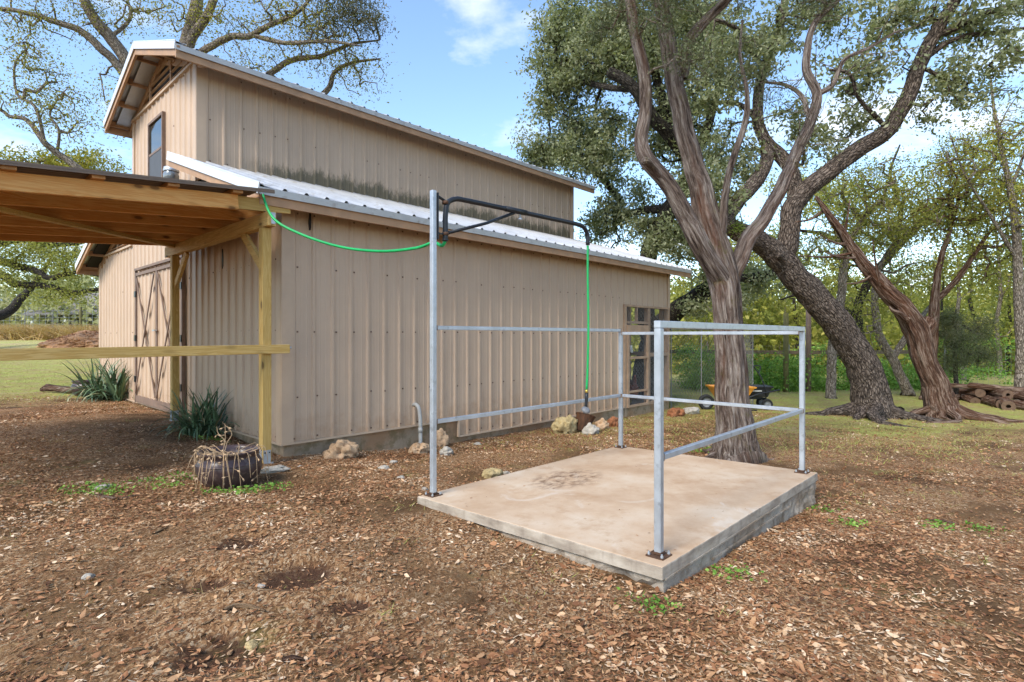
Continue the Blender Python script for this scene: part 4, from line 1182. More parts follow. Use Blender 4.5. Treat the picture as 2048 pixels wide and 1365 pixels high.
W.px([(1838,128,10.3,14),(1858,110,10.3,13),(1920,75,10.2,10),(2038,60,10.1,7),(2110,30,10,4)], 10, .06, 5, 'oak', 6)
W.px([(1516,240,11,12),(1480,210,11.2,10),(1440,205,11.4,8),(1400,215,11.5,6)], 8, .06, 5, 'oak', 7)
W.px([(1527,141,11,12),(1500,95,10.7,10),(1470,55,10.4,9),(1430,40,10.2,7)], 8, .06, 5, 'oak', 8)
W.px([(1775,258,10.5,10),(1720,200,10.2,8),(1700,150,10,7),(1660,140,9.9,5)], 8, .06, 5, 'oak', 9)
W.px([(1566,517,10.72,11),(1560,514,10.5,11),(1557,512,10.4,12)], 12, .1, 4, 'oak', 10)
roots(W, t2.location, 10, .15, 1.6, 7, 'oak')
W.build('trunk', BARK_O, t2)
W2 = Wood(t2.location); W2.nodes = [n_ for n_ in W.nodes if n_[0][2] > 2.9]
crown(W2, [(1500,90,10.8,110,80,.9,100),(1420,170,10.8,70,80,.8,60),(1640,30,10.8,110,50,.9,52),(1700,150,10.4,70,60,.6,30),(1960,20,10.1,120,60,.8,70),(1960,150,10.1,100,70,.7,52),(1870,190,10.3,60,60,.5,24),(1770,110,10.3,60,60,.5,26),(1590,230,10.9,40,50,.5,14),(1430,380,10.2,60,55,.6,30),(1640,290,11,80,50,.5,34),(1480,300,11,60,70,.6,44),(1800,30,10.2,80,60,.6,36),(1720,230,10.6,70,40,.5,18)], 74, .13, .085, .038, LEAF_OAK, t2, 22, .0085, dens=.62)
W2.build('branches', BARK_O, t2)['kind'] = 'stuff'
mo = MB()
for k in range(260):
    rk = random.Random(k); p = at(1474+rk.gauss(0,9), 452+rk.gauss(0,9), 10.18+rk.uniform(-.05,.05)); d = Vector((rk.uniform(-1,1),rk.uniform(-1,.2),rk.uniform(-.4,1))).normalized()*.045; w = d.orthogonal().normalized()*.012
    mo.add([p-w-t2.location, p+d-t2.location, p+w-t2.location], [(0,1,2)])
mo_ = mo.build('moss_patch', m_plain('bright_moss', (.13,.17,.02), .95, 0, .4, 20), t2)

mo_['kind'] = 'stuff'

# --- torn cedar on the right
t3 = tree('torn_cedar', 1890, 838, 10.9, 'red barked broken cedar leaning left with splintered stub'); W = Wood(t3.location)
W.px([(1893,852,10.9,104),(1888,835,10.9,76),(1880,805,10.9,52),(1868,765,10.9,43),(1856,735,10.9,40),(1844,705,10.88,41),(1829,654,10.85,41),(1799,609,10.8,34),(1763,573,10.75,30),(1736,543,10.7,26),(1712,507,10.65,22),(1688,471,10.6,17),(1662,436,10.55,13),(1632,394,10.5,6)], 60, .19, 12, 'cedar')
W.px([(1836,690,10.85,26),(1848,668,10.82,28),(1860,650,10.8,26),(1863,640,10.8,20)], 18, .25, 6, 'cedar', 2)
W.px([(1800,612,10.72,12),(1792,590,10.7,11),(1778,566,10.68,8),(1770,552,10.68,2)], 8, .3, 5, 'cedar', 3)
W.px([(1815,640,10.7,14),(1800,628,10.65,11),(1785,622,10.6,7),(1778,612,10.6,2)], 8, .3, 5, 'cedar', 4)
for k, (x0,y0,x1,y1) in enumerate(((1720,515,1650,505),(1700,490,1640,470),(1745,552,1690,568),(1688,471,1700,400),(1760,572,1745,480),(1712,505,1600,512),(1650,420,1590,445))):
    W.px([(x0,y0,10.65,6),((x0+x1)/2,(y0+y1)/2+6,10.5,4.5),(x1,y1,10.4,2)], 6, .1, 4, 'cedar', 5+k)
roots(W, t3.location, 12, .085, 1.3, 12, 'cedar')
W.build('trunk', BARK_JR, t3)

# --- live oak behind the barn
t4 = tree('live_oak', 1285, 790, 15.0, 'dark spreading live oak with dense grey green crown behind the barn'); W = Wood(t4.location)
W.px([(1283,800,15,60),(1285,770,15,46),(1292,720,15,42),(1310,670,15,40),(1345,628,14.8,38),(1390,595,14.5,34),(1440,565,14.2,26),(1500,555,14,18),(1560,545,14,12),(1600,560,14,8)], 18, .1, 7, 'oak')
W.px([(1300,690,15,34),(1290,600,15,36),(1300,500,14.6,34),(1340,420,14,32),(1380,340,13.2,28),(1345,281,12.6,26),(1306,234,12.2,25),(1270,178,12,24),(1240,155,12,22),(1217,145,12,21)], 18, .1, 7, 'oak', 2)
W.px([(1345,281,12.6,18),(1310,150,12.4,16),(1260,60,12.2,13),(1230,-30,12,10)], 12, .08, 6, 'oak', 3)
W.px([(1340,420,14,20),(1290,420,14.6,15),(1250,430,15.2,10),(1225,425,15.6,5)], 10, .08, 6, 'oak', 4)
W.px([(1380,340,13.2,18),(1420,240,12.6,16),(1440,130,12.4,13),(1400,30,12.2,9)], 12, .08, 6, 'oak', 5)
W.px([(1300,500,14.6,16),(1345,470,14,14),(1400,500,13.5,12),(1345,420,13,10)], 10, .08, 6, 'oak', 6)
W.px([(1270,178,12,14),(1190,170,13,12),(1130,140,14,9),(1090,100,14.5,6)], 10, .08, 6, 'oak', 7)
W.px([(1240,400,15,14),(1180,330,15.4,11),(1120,300,15.6,8),(1060,310,15.8,5)], 10, .08, 6, 'oak', 8)
W.build('trunk', BARK_D, t4)
W2 = Wood(t4.location); W2.nodes = [n_ for n_ in W.nodes if n_[0][2] > 1.9]
crown(W2, [(1190,90,13.4,110,100,1.3,210),(1120,170,14.4,65,100,1,110),(1140,40,14,70,60,1,80),(1100,300,15.6,70,45,.9,75),(1200,300,14.6,90,80,1.3,170),(1300,90,12.4,90,100,1.0,150),(1330,250,13,80,80,1.0,110),(1390,60,12.2,90,70,.9,110),(1260,420,15,80,70,1,90),(1350,480,13.8,80,60,.9,70),(1420,590,14,90,50,.8,40),(1190,470,16,40,60,.7,26),(1540,560,14,70,45,.6,36),(1070,330,15.8,40,30,.5,22),(1400,330,12.8,60,80,.7,50)], 100, .16, .088, .042, LEAF_OAK, t4, 33, .009, dens=.66)
W2.build('branches', BARK_D, t4)['kind'] = 'stuff'

# --- slender trunks around the fence on the right
def slim(name, label, px_pts, bark, blobs, per, leaf, seed, sigma=.2, size=(.065,.03), twig=.0075, seg=12, grp=None, extra=()):
    b = px_pts[0]; t = tree(name, b[0], b[1], b[2], label, grp); W = Wood(t.location)
    p0 = [(b[0], b[1]+6, b[2], b[3]*1.3)] + list(px_pts)
    W.px(p0, seg, .08, 6, 'oak', seed)
    for e in extra: W.px(e, 8, .08, 5, 'oak', seed+1)
    if blobs: crown(W, blobs, per, sigma, size[0], size[1], leaf, t, seed, twig)
    W.build('trunk', bark, t); return t
slim('slender_oak', 'straight slender grey trunk between the leaning oak and the fence', [(1662,794,14.4,20),(1664,705,14.4,17),(1672,650,14.4,16),(1681,600,14.4,16),(1686,540,14.4,15),(1697,490,14.3,13),(1725,440,14.2,11),(1760,400,14,8)], BARK_P,
     [(1720,430,14.2,90,60,.9,90),(1640,500,14.4,60,50,.8,44),(1780,360,14,60,50,.7,40),(1680,360,14,60,40,.7,30)], 40, LEAF_OAK2, 41)
slim('leaning_sapling', 'crooked thin trunk leaning left between the two big trees', [(1816,786,15,22),(1800,750,15,18),(1787,720,15,17),(1760,675,15,16),(1751,630,15,14),(1750,579,15,11),(1762,530,15,8),(1790,480,15,5)], BARK_P,
     [(1790,460,15,80,60,.9,80),(1720,640,15,60,60,.8,36),(1820,560,15,60,60,.9,50)], 40, LEAF_OAK2, 42, extra=[[(1787,715,15,12),(1810,680,15.2,14),(1840,640,15.4,10),(1870,600,15.5,6)]])
slim('red_stem_tree', 'forked reddish stems rising behind the broken cedar', [(1855,795,14,24),(1862,710,14,20),(1868,630,14,19),(1871,585,14,15),(1880,525,14,11),(1898,468,14,8),(1915,410,14,5)], BARK_JR,
     [(1960,430,14,100,70,1,110),(1880,420,14,80,70,1,80),(2000,520,14,70,60,.9,60),(1930,340,14,70,40,.8,40)], 36, LEAF_OAK2, 43, extra=[[(1871,600,14,13),(1890,585,14,12),(1922,549,13.9,11),(1952,504,13.8,9),(1982,462,13.7,6),(2020,430,13.6,4)]])
slim('edge_tree', 'straight trunk cut by the right edge of the picture', [(2040,800,13,24),(2042,700,13,20),(2036,560,13,17),(2030,440,13,14),(2010,330,13,10),(1990,230,13,6),(1980,150,13,4)], BARK_P,
     [(2000,280,13,90,110,1,110),(2040,420,13,70,90,1,80),(1920,330,12.9,60,70,.8,50)], 30, LEAF_YEL, 44, size=(.055,.025), extra=[[(2034,520,13,8),(1980,430,12.9,6),(1930,350,12.8,4),(1900,270,12.8,2.5)],[(2020,380,13,7),(2050,300,13,5),(2070,200,13,3)]])
cb = tree('young_cedar', 1912, 796, 14.0, 'soft dark green young cedar bush behind the broken cedar'); W = Wood(cb.location)
W.px([(1912,800,14,10),(1911,740,14,8),(1909,680,14,6),(1912,620,14,3)], 8, .05, 5, 'cedar')
crown(W, [(1905,690,14,35,60,.5,110),(1950,700,14.1,45,40,.5,70),(1900,640,14,28,30,.4,40),(1965,650,14.2,40,30,.4,34)], 120, .10, .045, .010, LEAF_CEDAR, cb, 45, .003)
W.build('trunk', BARK_D, cb)

# --- wood beyond the fence
rw = random.Random(77)
for k in range(24):
    Y = rw.uniform(19, 33); X = (.30 + .78*(k+rw.random())/24)*Y; z = gz(X, Y); hgt = rw.uniform(5, 9.5)
    t = empty('woodland_tree', (X, Y, z-.1), 0, 'thin yellow green woodland tree beyond the wire fence', 'tree', 'woodland trees beyond the fence'); W = Wood(t.location)
    lean = (rw.uniform(-.12,.12), rw.uniform(-.1,.1)); pts = []; r0 = rw.uniform(.05,.11)
    for i in range(9):
        q = i/8; pts.append((X+lean[0]*hgt*q+rw.uniform(-.12,.12)*q*2, Y+lean[1]*hgt*q+rw.uniform(-.1,.1), z-.1+hgt*q))
    W.limb(pts, [r0*(1-.85*i/8) for i in range(9)], 7, .05, seed=k)
    cpx = lambda p: (CX+p[0]/p[1]*F, HY-(p[2]-H)/p[1]*F, p[1])
    bl = []
    for i in range(5):
        p = pts[rw.randrange(2, 9)]; x_, y_, Y_ = cpx((p[0]+rw.uniform(-1.1,1.1), p[1]+rw.uniform(-.8,.8), p[2]+rw.uniform(-.3,.8)))
        bl.append((x_, y_, Y_, rw.uniform(.7,1.4)*F/Y_, rw.uniform(.5,1.0)*F/Y_, 1.0, rw.randrange(9,16)))
    crown(W, bl, 48, .26, .12, .065, LEAF_WOOD if k % 3 else LEAF_OAK2, t, 100+k, .006)
    W.build('trunk', BARK_P if k % 2 else BARK_D, t)
def leaf_mass(name, boxes, n, leaf, mat, seed, lumps_=1.6):
    rng = np.random.default_rng(seed); out = []
    tot = sum(b[6] for b in boxes)
    for x0,x1,y0,y1,z0,z1,w in boxes:
        m = int(n*w/tot); nc = max(3, m//45)
        c = np.c_[rng.uniform(x0,x1,nc), rng.uniform(y0,y1,nc), z0+(z1-z0)*rng.random(nc)**1.35]
        hh = .55+.45*vnoise(c[:,0], c[:,1], .25, seed)
        c[:,2] = z0 + (c[:,2]-z0)*hh
        i = rng.integers(0, nc, m); g = rng.normal(size=(m,3))*lumps_*np.array((.28,.28,.2))
        q = c[i]+g; q[:,2] = np.maximum(q[:,2], z0+.02); out.append(q)
    C = np.concatenate(out); me = leaf_mesh(name, C, leaf[0], leaf[1], rng, .1, .1)
    o = link_mesh(name, me, None, mat); o['kind'] = 'stuff'; return o
o = leaf_mass('far_wood', [(4,46,33,44,-.5,6.5,1.0),(-2,14,34,40,-.4,6,.3),(4,34,24,33,-.4,3.0,.4)], 150000, (.24,.15), LEAF_WOOD, 5, 2.4)
tag(o, 'yellow green wood closing the view beyond the right fence', 'wood')
o = leaf_mass('brush', [(5.2,9.4,16.2,18.2,-.35,1.0,1.0),(9.4,14,16.8,18.4,-.35,.7,.5),(9,22,18.5,22,-.35,1.6,.5)], 30000, (.075,.045), LEAF_WEED, 6, .5)
tag(o, 'bright green weeds growing along the wire fence', 'weeds')

# --- tall pale tree over the barn roof on the left
t5 = tree('pale_tree', 335, 640, 16.5, 'tall pale barked tree with sparse yellow leaves rising behind the barn roof'); W = Wood(t5.location)
W.px([(335,680,16.5,50),(338,600,16.5,40),(345,400,16.5,36),(358,200,16.4,32),(372,100,16.3,28),(388,41,16.2,25),(394,0,16.1,22),(398,-90,16,15),(410,-200,16,8)], 16, .09, 6, 'oak')
W.px([(365,150,16.4,20),(382,83,16.2,18),(410,38,16,17),(427,0,15.8,15),(450,-80,15.6,10)], 10, .08, 6, 'oak', 2)
W.px([(345,330,16.5,26),(300,220,16.2,26),(252,122,15.9,24),(220,76,15.7,23),(193,45,15.5,21),(169,0,15.3,18),(140,-80,15,12)], 12, .08, 6, 'oak', 3)
W.px([(300,220,16.2,17),(241,138,15.8,16),(207,103,15.6,16),(165,65,15.4,14),(103,41,15.2,11),(45,24,15,9),(0,17,15,7),(-60,10,15,4)], 10, .08, 6, 'oak', 4)
W.px([(368,140,16.3,16),(406,103,16.2,14),(454,76,16,13),(499,72,16,12),(537,52,15.9,10),(585,31,15.8,8),(616,3,15.8,6),(640,-40,15.8,4)], 10, .08, 6, 'oak', 5)
W.px([(505,71,16,9),(568,86,15.8,9),(654,83,15.6,7),(720,92,15.5,3)], 8, .08, 5, 'oak', 6)
W.px([(352,280,16.5,18),(440,210,16.6,14),(537,148,16.6,12),(585,120,16.5,11),(637,114,16.4,9),(700,90,16.3,6),(760,80,16.2,3)], 10, .08, 6, 'oak', 7)
W.px([(537,148,16.6,10),(610,200,17,10),(654,182,17,11),(668,148,17,9),(700,127,17,7),(760,118,17,3)], 8, .08, 6, 'oak', 8)
W.px([(340,520,16.5,18),(260,420,16,16),(200,370,15.6,14),(162,341,15.4,13),(114,306,15.2,12),(86,282,15,11),(55,241,15,9),(21,234,15,7),(0,220,15,6),(-60,200,15,4)], 10, .08, 6, 'oak', 9)
W.px([(90,287,15,7),(70,215,14.8,6),(35,190,14.8,5),(30,130,14.8,4),(60,90,14.8,2)], 7, .06, 5, 'oak', 10)
W.px([(114,306,15.2,6),(118,262,15,5),(100,230,15,4),(115,200,15,2)], 7, .06, 5, 'oak', 11)
W.px([(220,76,15.7,8),(260,40,15.9,7),(255,0,16,5),(240,-40,16,3)], 7, .06, 5, 'oak', 12)
W.build('trunk', BARK_P, t5)
W2 = Wood(t5.location); W2.nodes = [n_ for n_ in W.nodes if n_[0][2] > 5.2]
crown(W2, [(80,40,15.2,110,60,1,75),(220,20,15.6,80,40,.9,45),(330,20,16,80,40,.8,45),(450,40,15.9,80,50,.9,50),(560,30,15.8,80,40,.8,60),(520,110,16.3,90,40,.8,34),(650,110,16.4,80,50,.8,60),(720,150,17,55,50,.7,38),(90,200,15,90,70,.8,75),(60,130,14.9,60,40,.7,40),(160,250,15.2,50,50,.6,22),(230,180,15.8,40,60,.6,14),(640,50,15.8,70,40,.7,40),(240,250,15.6,40,50,.5,16)], 30, .24, .065, .03, LEAF_YEL, t5, 55, .0095, droop=.35)
crown(W2, [(690,20,15.6,80,38,.7,60),(650,55,15.7,45,25,.5,18),(740,45,15.5,40,28,.5,16)], 70, .22, .08, .024, LEAF_DARK, t5, 56, .006, name='mistletoe_clump', droop=.6)
W2.build('branches', BARK_P, t5)['kind'] = 'stuff'

# --- left: live oak with low limbs, far yellow tree, far tree belt
t6 = tree('low_limb_oak', -95, 690, 20, 'dark limbed live oak reaching over the lawn at the left'); W = Wood(t6.location)
W.px([(-95,690,20,60),(-90,640,20,48),(-80,590,20,44),(-60,540,20,38),(-30,480,19.8,28),(20,420,19.6,20),(60,370,19.5,12)], 14, .09, 6, 'oak')
W.px([(-62,545,20,22),(-20,520,19.5,16),(35,533,19,14),(70,541,18.8,13),(98,556,18.6,11),(127,550,18.5,9),(160,546,18.4,7),(215,555,18.4,4)], 9, .08, 6, 'oak', 2)
W.px([(-80,585,20,22),(-30,540,19.6,17),(14,557,19.3,15),(30,568,19.2,14),(70,571,19,13),(114,577,18.9,12),(146,586,18.8,11),(176,582,18.7,8),(230,575,18.6,4)], 9, .08, 6, 'oak', 3)
W.px([(-40,500,19.9,16),(40,480,19.5,12),(120,490,19.2,9),(200,480,19,5)], 8, .08, 6, 'oak', 4)
W.px([(-95,660,20,22),(-30,640,22,20),(10,628,23,18),(40,600,23.5,15),(75,560,24,10),(100,520,24,6)], 8, .08, 6, 'oak', 5)
W2 = Wood(t6.location); W2.nodes = list(W.nodes)
W.build('trunk', BARK_D, t6)
crown(W2, [(60,510,19,110,26,1.2,120),(160,520,18.6,60,34,.9,60),(40,560,19,60,28,.8,34),(140,590,18.8,70,22,.8,36),(20,470,19.5,90,26,1,60),(120,460,19,100,26,1,60)], 46, .24, .075, .036, LEAF_OAK2, t6, 66, .006)
W2.build('branches', BARK_D, t6)['kind'] = 'stuff'
t7 = tree('yellow_tree', 232, 640, 38, 'rounded yellow tree far behind the porch roof at the left'); W = Wood(t7.location)
W.px([(232,655,38,20),(228,560,38,16),(205,450,38,13),(160,380,38,10),(135,330,38,6)], 8, .06, 5, 'oak')
crown(W, [(60,350,38,80,45,2.5,110),(165,340,38,70,40,2.5,110),(120,420,38,120,60,2.5,110)], 55, .42, .17, .09, LEAF_YEL, t7, 71, .012)
W.build('trunk', BARK_P, t7)
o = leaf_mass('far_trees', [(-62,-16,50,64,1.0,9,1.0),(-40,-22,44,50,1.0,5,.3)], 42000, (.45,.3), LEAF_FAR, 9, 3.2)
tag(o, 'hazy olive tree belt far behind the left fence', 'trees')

# --- twiggy tree with crossing limbs between the two big trees
tw = slim('twiggy_tree', 'twiggy tree with dark crossing limbs behind the two big leaning trees', [(1735,790,17,22),(1725,700,17,18),(1715,620,17,17),(1740,560,16.8,16),(1790,500,16.6,14),(1850,440,16.4,12),(1900,395,16.2,9),(1960,350,16,6),(2010,300,16,3)], BARK_D,
     [(1850,380,16.3,110,60,1.1,120),(1760,440,16.7,80,60,1,80),(1960,300,16,90,60,1,80),(1680,560,17,60,60,1,40),(1700,420,16.8,70,50,1,50)], 24, LEAF_WOOD, 47, size=(.075,.034), twig=.0085,
     extra=[[(1740,560,16.8,12),(1700,500,16.6,10),(1650,470,16.5,8),(1590,460,16.4,5)],[(1790,500,16.6,10),(1800,420,16.6,8),(1780,350,16.6,6),(1800,290,16.6,3)],[(1850,440,16.4,8),(1930,450,16.2,7),(2000,420,16,5),(2060,410,16,3)],[(1720,640,17,9),(1660,600,17,8),(1600,590,17,6),(1560,600,17,3)]])
# ------------------------------------------------------------------ poultry run, fences
M_WIRE = m_plain('galvanised_wire', (.22,.22,.21), .5, .6)
run = empty('poultry_run', barn_w(BL+.05, .1, -.3), 0, 'chain mesh poultry run joined to the far end of the barn', 'poultry run')
ro = Vector(run.location); rp = [Vector((3.50,12.25)), Vector((4.25,12.5)), Vector((4.95,12.75)), Vector((5.62,13.0)), Vector((5.9,15.4)), Vector((4.3,15.8))]
zt = 1.46
for i, p in enumerate(rp):
    g = gz(p.x, p.y); MB().tube([(p.x-ro.x, p.y-ro.y, g-.2-ro.z), (p.x-ro.x, p.y-ro.y, zt-ro.z)], .013, 8).build('run_post', M_WIRE, run)
for a, b in zip(rp, rp[1:]):
    MB().tube([(a.x-ro.x,a.y-ro.y,zt-ro.z),(b.x-ro.x,b.y-ro.y,zt-ro.z)], .013, 8).build('top_rail', M_WIRE, run)
def diamond(P, Q, z0, z1, step, r, off):
    m = MB(); P = Vector(P); Q = Vector(Q); L = (Q-P).length; u = (Q-P)/L; hgt = z1-z0
    def pt(s, z): return (P.x+u.x*s-off.x, P.y+u.y*s-off.y, z-off.z)
    for sg in (1, -1):
        s0 = -hgt*.6
        while s0 < L + hgt*.6:
            a, b = (s0, s0+hgt*.6) if sg > 0 else (s0+hgt*.6, s0); za, zb = z0, z1
            def clip(s, zs, s2, z2):
                for lim, lo in ((0, True), (L, False)):
                    if (lo and s < lim) or (not lo and s > lim):
                        t = (lim-s)/(s2-s); s, zs = lim, zs+(z2-zs)*t
                return s, zs
            lo_, hi_ = min(a,b), max(a,b)
            if hi_ > .01 and lo_ < L-.01:
                a2, za2 = clip(a, za, b, zb); b2, zb2 = clip(b, zb, a, za)
                m.tube([pt(a2,za2), pt(b2,zb2)], r, 3, False)
            s0 += step
    return m
for a, b in zip(rp[:-1], rp[1:]):
    o = diamond((a.x,a.y), (b.x,b.y), gz(a.x,a.y)+.02, zt, .07, .0022, ro).build('wire_mesh', M_WIRE, run); o['kind'] = 'stuff'
# wire over the open bay of the barn
o = diamond((6.80,-.028), (BL-.05,-.028), -.06, 1.86, .055, .0016, Vector((0,0,0))).build('wire_mesh', M_WIRE, barn); o['kind'] = 'stuff'
o = diamond((BL-.02,.1), (BL-.02,T1), -.06, 2.8, .075, .0018, Vector((0,0,0))).build('wire_mesh', M_WIRE, barn); o['kind'] = 'stuff'

M_OLDWOOD = m_plain('weathered_fence_wood', (.13,.095,.06), .9, 0, .3, 9, .5, 40, .01)
M_GREENWOOD = m_plain('mossy_fence_post', (.15,.135,.05), .9, 0, .3, 7, .5, 40, .01)
def wire_fence(name, pts, height, label, post, n_w=9, vstep=.15, rail_z=None, r=.0035, wmat=None, spacing=2.4, toppole=None):
    f = empty(name, (pts[0][0], pts[0][1], gz(*pts[0])), 0, label, 'fence'); fo = Vector(f.location); wm = MB(); i = 0
    for (ax, ay), (bx, by) in zip(pts, pts[1:]):
        L = math.hypot(bx-ax, by-ay); n = max(1, round(L/spacing))
        for k in range(n + (1 if (bx,by) == pts[-1] else 0)):
            x, y = ax+(bx-ax)*k/n, ay+(by-ay)*k/n; g = gz(x, y); big = (i % 4 == post); i += 1
            MB().tube([(x-fo.x,y-fo.y,g-.2-fo.z),(x-fo.x,y-fo.y,g+height*(1.12 if big else 1.02)-fo.z)], .07 if big else .022, 8).build('fence_post', M_GREENWOOD if big else M_WIRE, f)
        sg = max(2, int(L/1.2)); P = [(ax+(bx-ax)*k/sg, ay+(by-ay)*k/sg) for k in range(sg+1)]; Z = [gz(*p) for p in P]
        for w in range(n_w):
            wm.tube([(p[0]-fo.x, p[1]-fo.y, z+.06+(height-.08)*w/(n_w-1)-fo.z) for p, z in zip(P, Z)], r, 3, False)
        m_ = int(L/vstep)
        for k in range(m_):
            x, y = ax+(bx-ax)*k/m_, ay+(by-ay)*k/m_; g = gz(x, y); wm.tube([(x-fo.x,y-fo.y,g+.05-fo.z),(x-fo.x,y-fo.y,g+height-fo.z)], r*.8, 3, False)
        if rail_z:
            MB().beam((ax-fo.x,ay-fo.y,gz(ax,ay)+rail_z-fo.z),(bx-fo.x,by-fo.y,gz(bx,by)+rail_z-fo.z), .05, .12).build('fence_rail', M_OLDWOOD, f)
    o = wm.build('fence_wire', wmat or M_WIRE, f); o['kind'] = 'stuff'; return f
wire_fence('wire_fence', [(4.8,18.3),(9.2,18.5),(14,18.6)], 1.35, 'wire stock fence with old timber rail behind the green weeds', 1, rail_z=1.12, spacing=2.2)
wire_fence('wire_fence', [(14.3,18.4),(24,15.6)], 1.3, 'wire stock fence running behind the log pile at the right', 9, spacing=2.0)
wire_fence('wire_fence', [(-34,30),(-24,31),(-15,32)], 1.6, 'wire mesh fence with pale steel posts across the far left lawn', 3, spacing=1.45, r=.009, vstep=.3, wmat=M_GALV)
# tall post standing in the wood edge
def pole(px, py, Y, h, r, mat, lbl):
    p = at(px, py, Y); z = gz(p.x, p.y); o = MB().tube([(0,0,-.2),(0,0,h*.5),(0,0,h)], [r, r*.97, r*.93], 10).build('timber_pole', mat, None, True); o.location = (p.x, p.y, z); tag(o, lbl, 'pole')
pole(1572, 760, 16.2, 2.3, .075, M_GREENWOOD, 'mossy green timber pole standing in the weeds by the fence')
pole(1617, 760, 16.4, 2.7, .075, M_BROWN, 'dark brown timber pole right of the mossy pole')

# ------------------------------------------------------------------ wheelbarrow and garden cart
M_ORANGE = m_plain('orange_poly_tray', (.80,.33,.04), .5, 0, .1, 6, .05)
M_RUBBER = m_plain('black_rubber', (.02,.02,.02), .8, 0, .2, 20, .2)
M_POLY = m_plain('black_poly_tub', (.022,.023,.025), .5, 0, .2, 9, .1)
M_RIM = m_plain('pale_wheel_rim', (.22,.22,.22), .5, .2)
def tapered_tub(m, cx, w0, d0, w1, d1, z0, z1, t=.02):
    def ring(w, d, z): return [(cx-w/2,-d/2,z),(cx+w/2,-d/2,z),(cx+w/2,d/2,z),(cx-w/2,d/2,z)]
    vs_ = ring(w0,d0,z0)+ring(w1,d1,z1)+ring(w1-2*t,d1-2*t,z1)+ring(w0-2*t,d0-2*t,z0+t)
    fs = [(3,2,1,0)]+[(i,(i+1)%4,(i+1)%4+4,i+4) for i in range(4)]+[(i+4,(i+1)%4+4,(i+1)%4+8,i+8) for i in range(4)]+[(i+8,(i+1)%4+8,(i+1)%4+12,i+12) for i in range(4)]+[(12,13,14,15)]
    m.add(vs_, fs)
def wheel(parent, x, y, z, r, w, rz=0):
    o = MB(); prof = [(r*.62,-w/2),(r*.85,-w/2),(r*.97,-w*.35),(r,0),(r*.97,w*.35),(r*.85,w/2),(r*.62,w/2),(r*.62,-w/2)]
    o.lathe(prof, 22); wo = o.build('tyre', M_RUBBER, parent, True); wo.location = (x,y,z); wo.rotation_euler = (R(90),0,rz)
    MB().lathe([(0,-w*.3),(r*.2,-w*.34),(r*.3,-w*.2),(r*.6,-w*.25),(r*.63,-w*.4),(r*.63,w*.4),(r*.6,w*.25),(r*.3,w*.2),(r*.2,w*.34),(0,w*.3)], 18).build('rim', M_RIM, wo, True)
wbp = gpx(1459, 820); wb = empty('wheelbarrow', wbp, R(4), 'orange tray wheelbarrow half hidden behind the cedar trunk', 'wheelbarrow')
m = MB(); tapered_tub(m, .02, .48, .36, .80, .62, .20, .50); m.build('tray', M_ORANGE, wb, bevel=.01)
m = MB(); tapered_tub(m, .02, .82, .65, .84, .67, .485, .515, .03); m.build('tray_lip', M_ORANGE, wb)
wheel(wb, -.52, 0, .17, .17, .09)
for s in (-1,1):
    MB().tube(smooth_pts([(-.52,.07*s,.17),(-.3,.14*s,.20),(.1,.2*s,.21),(.5,.27*s,.36),(.95,.3*s,.45)], 4), .016, 8).build('handle', M_BLACK, wb, True)
    MB().tube(smooth_pts([(.25,.22*s,.25),(.3,.23*s,.05),(.36,.23*s,.014),(.5,.23*s,.014)], 4), .013, 8).build('leg', M_BLACK, wb, True)
gcp = gpx(1506, 818); gc = empty('garden_cart', gcp, R(-6), 'black poly garden cart with upright loop handle beside the cedar trunk', 'cart')
gc.scale = (.88,.88,.92)
m = MB(); tapered_tub(m, 0, .58, .40, .74, .52, .30, .53); m.build('tub', M_POLY, gc, bevel=.012)
m = MB(); tapered_tub(m, 0, .77, .55, .79, .57, .515, .55, .03); m.build('tub_lip', M_POLY, gc)
MB().beam((-.13,-.247,.445),(.13,-.247,.445),.004,.03).build('pale_lettering', m_plain('pale_print', (.4,.4,.38), .6), gc)
for x in (-.25,.27):
    for y in (-.2,.2): wheel(gc, x, y, .13, .13, .08)
    MB().tube([(x,-.2,.13),(x,.2,.13)], .012, 8).build('axle', M_BLACK, gc)
MB().beam((-.27,0,.25),(.29,0,.25),.05,.04).beam((-.25,0,.13),(-.25,0,.27),.04,.04).beam((.27,0,.13),(.27,0,.27),.04,.04).box(-.2,.2,-.12,.12,.27,.30).build('chassis', M_BLACK, gc)
MB().tube(smooth_pts([(.30,-.02,.20),(.2,-.31,.45),(.10,-.30,.75),(.04,-.29,.87)], 5), .014, 8).build('handle_shaft', M_BLACK, gc, True)
MB().tube(smooth_pts([(.04,-.29,.86),(-.02,-.29,.94),(-.07,-.29,1.01),(-.05,-.29,1.035),(.02,-.29,1.035),(.08,-.29,1.02),(.075,-.29,.95),(.04,-.29,.86)], 4), .013, 8).build('handle_loop', M_BLACK, gc, True)

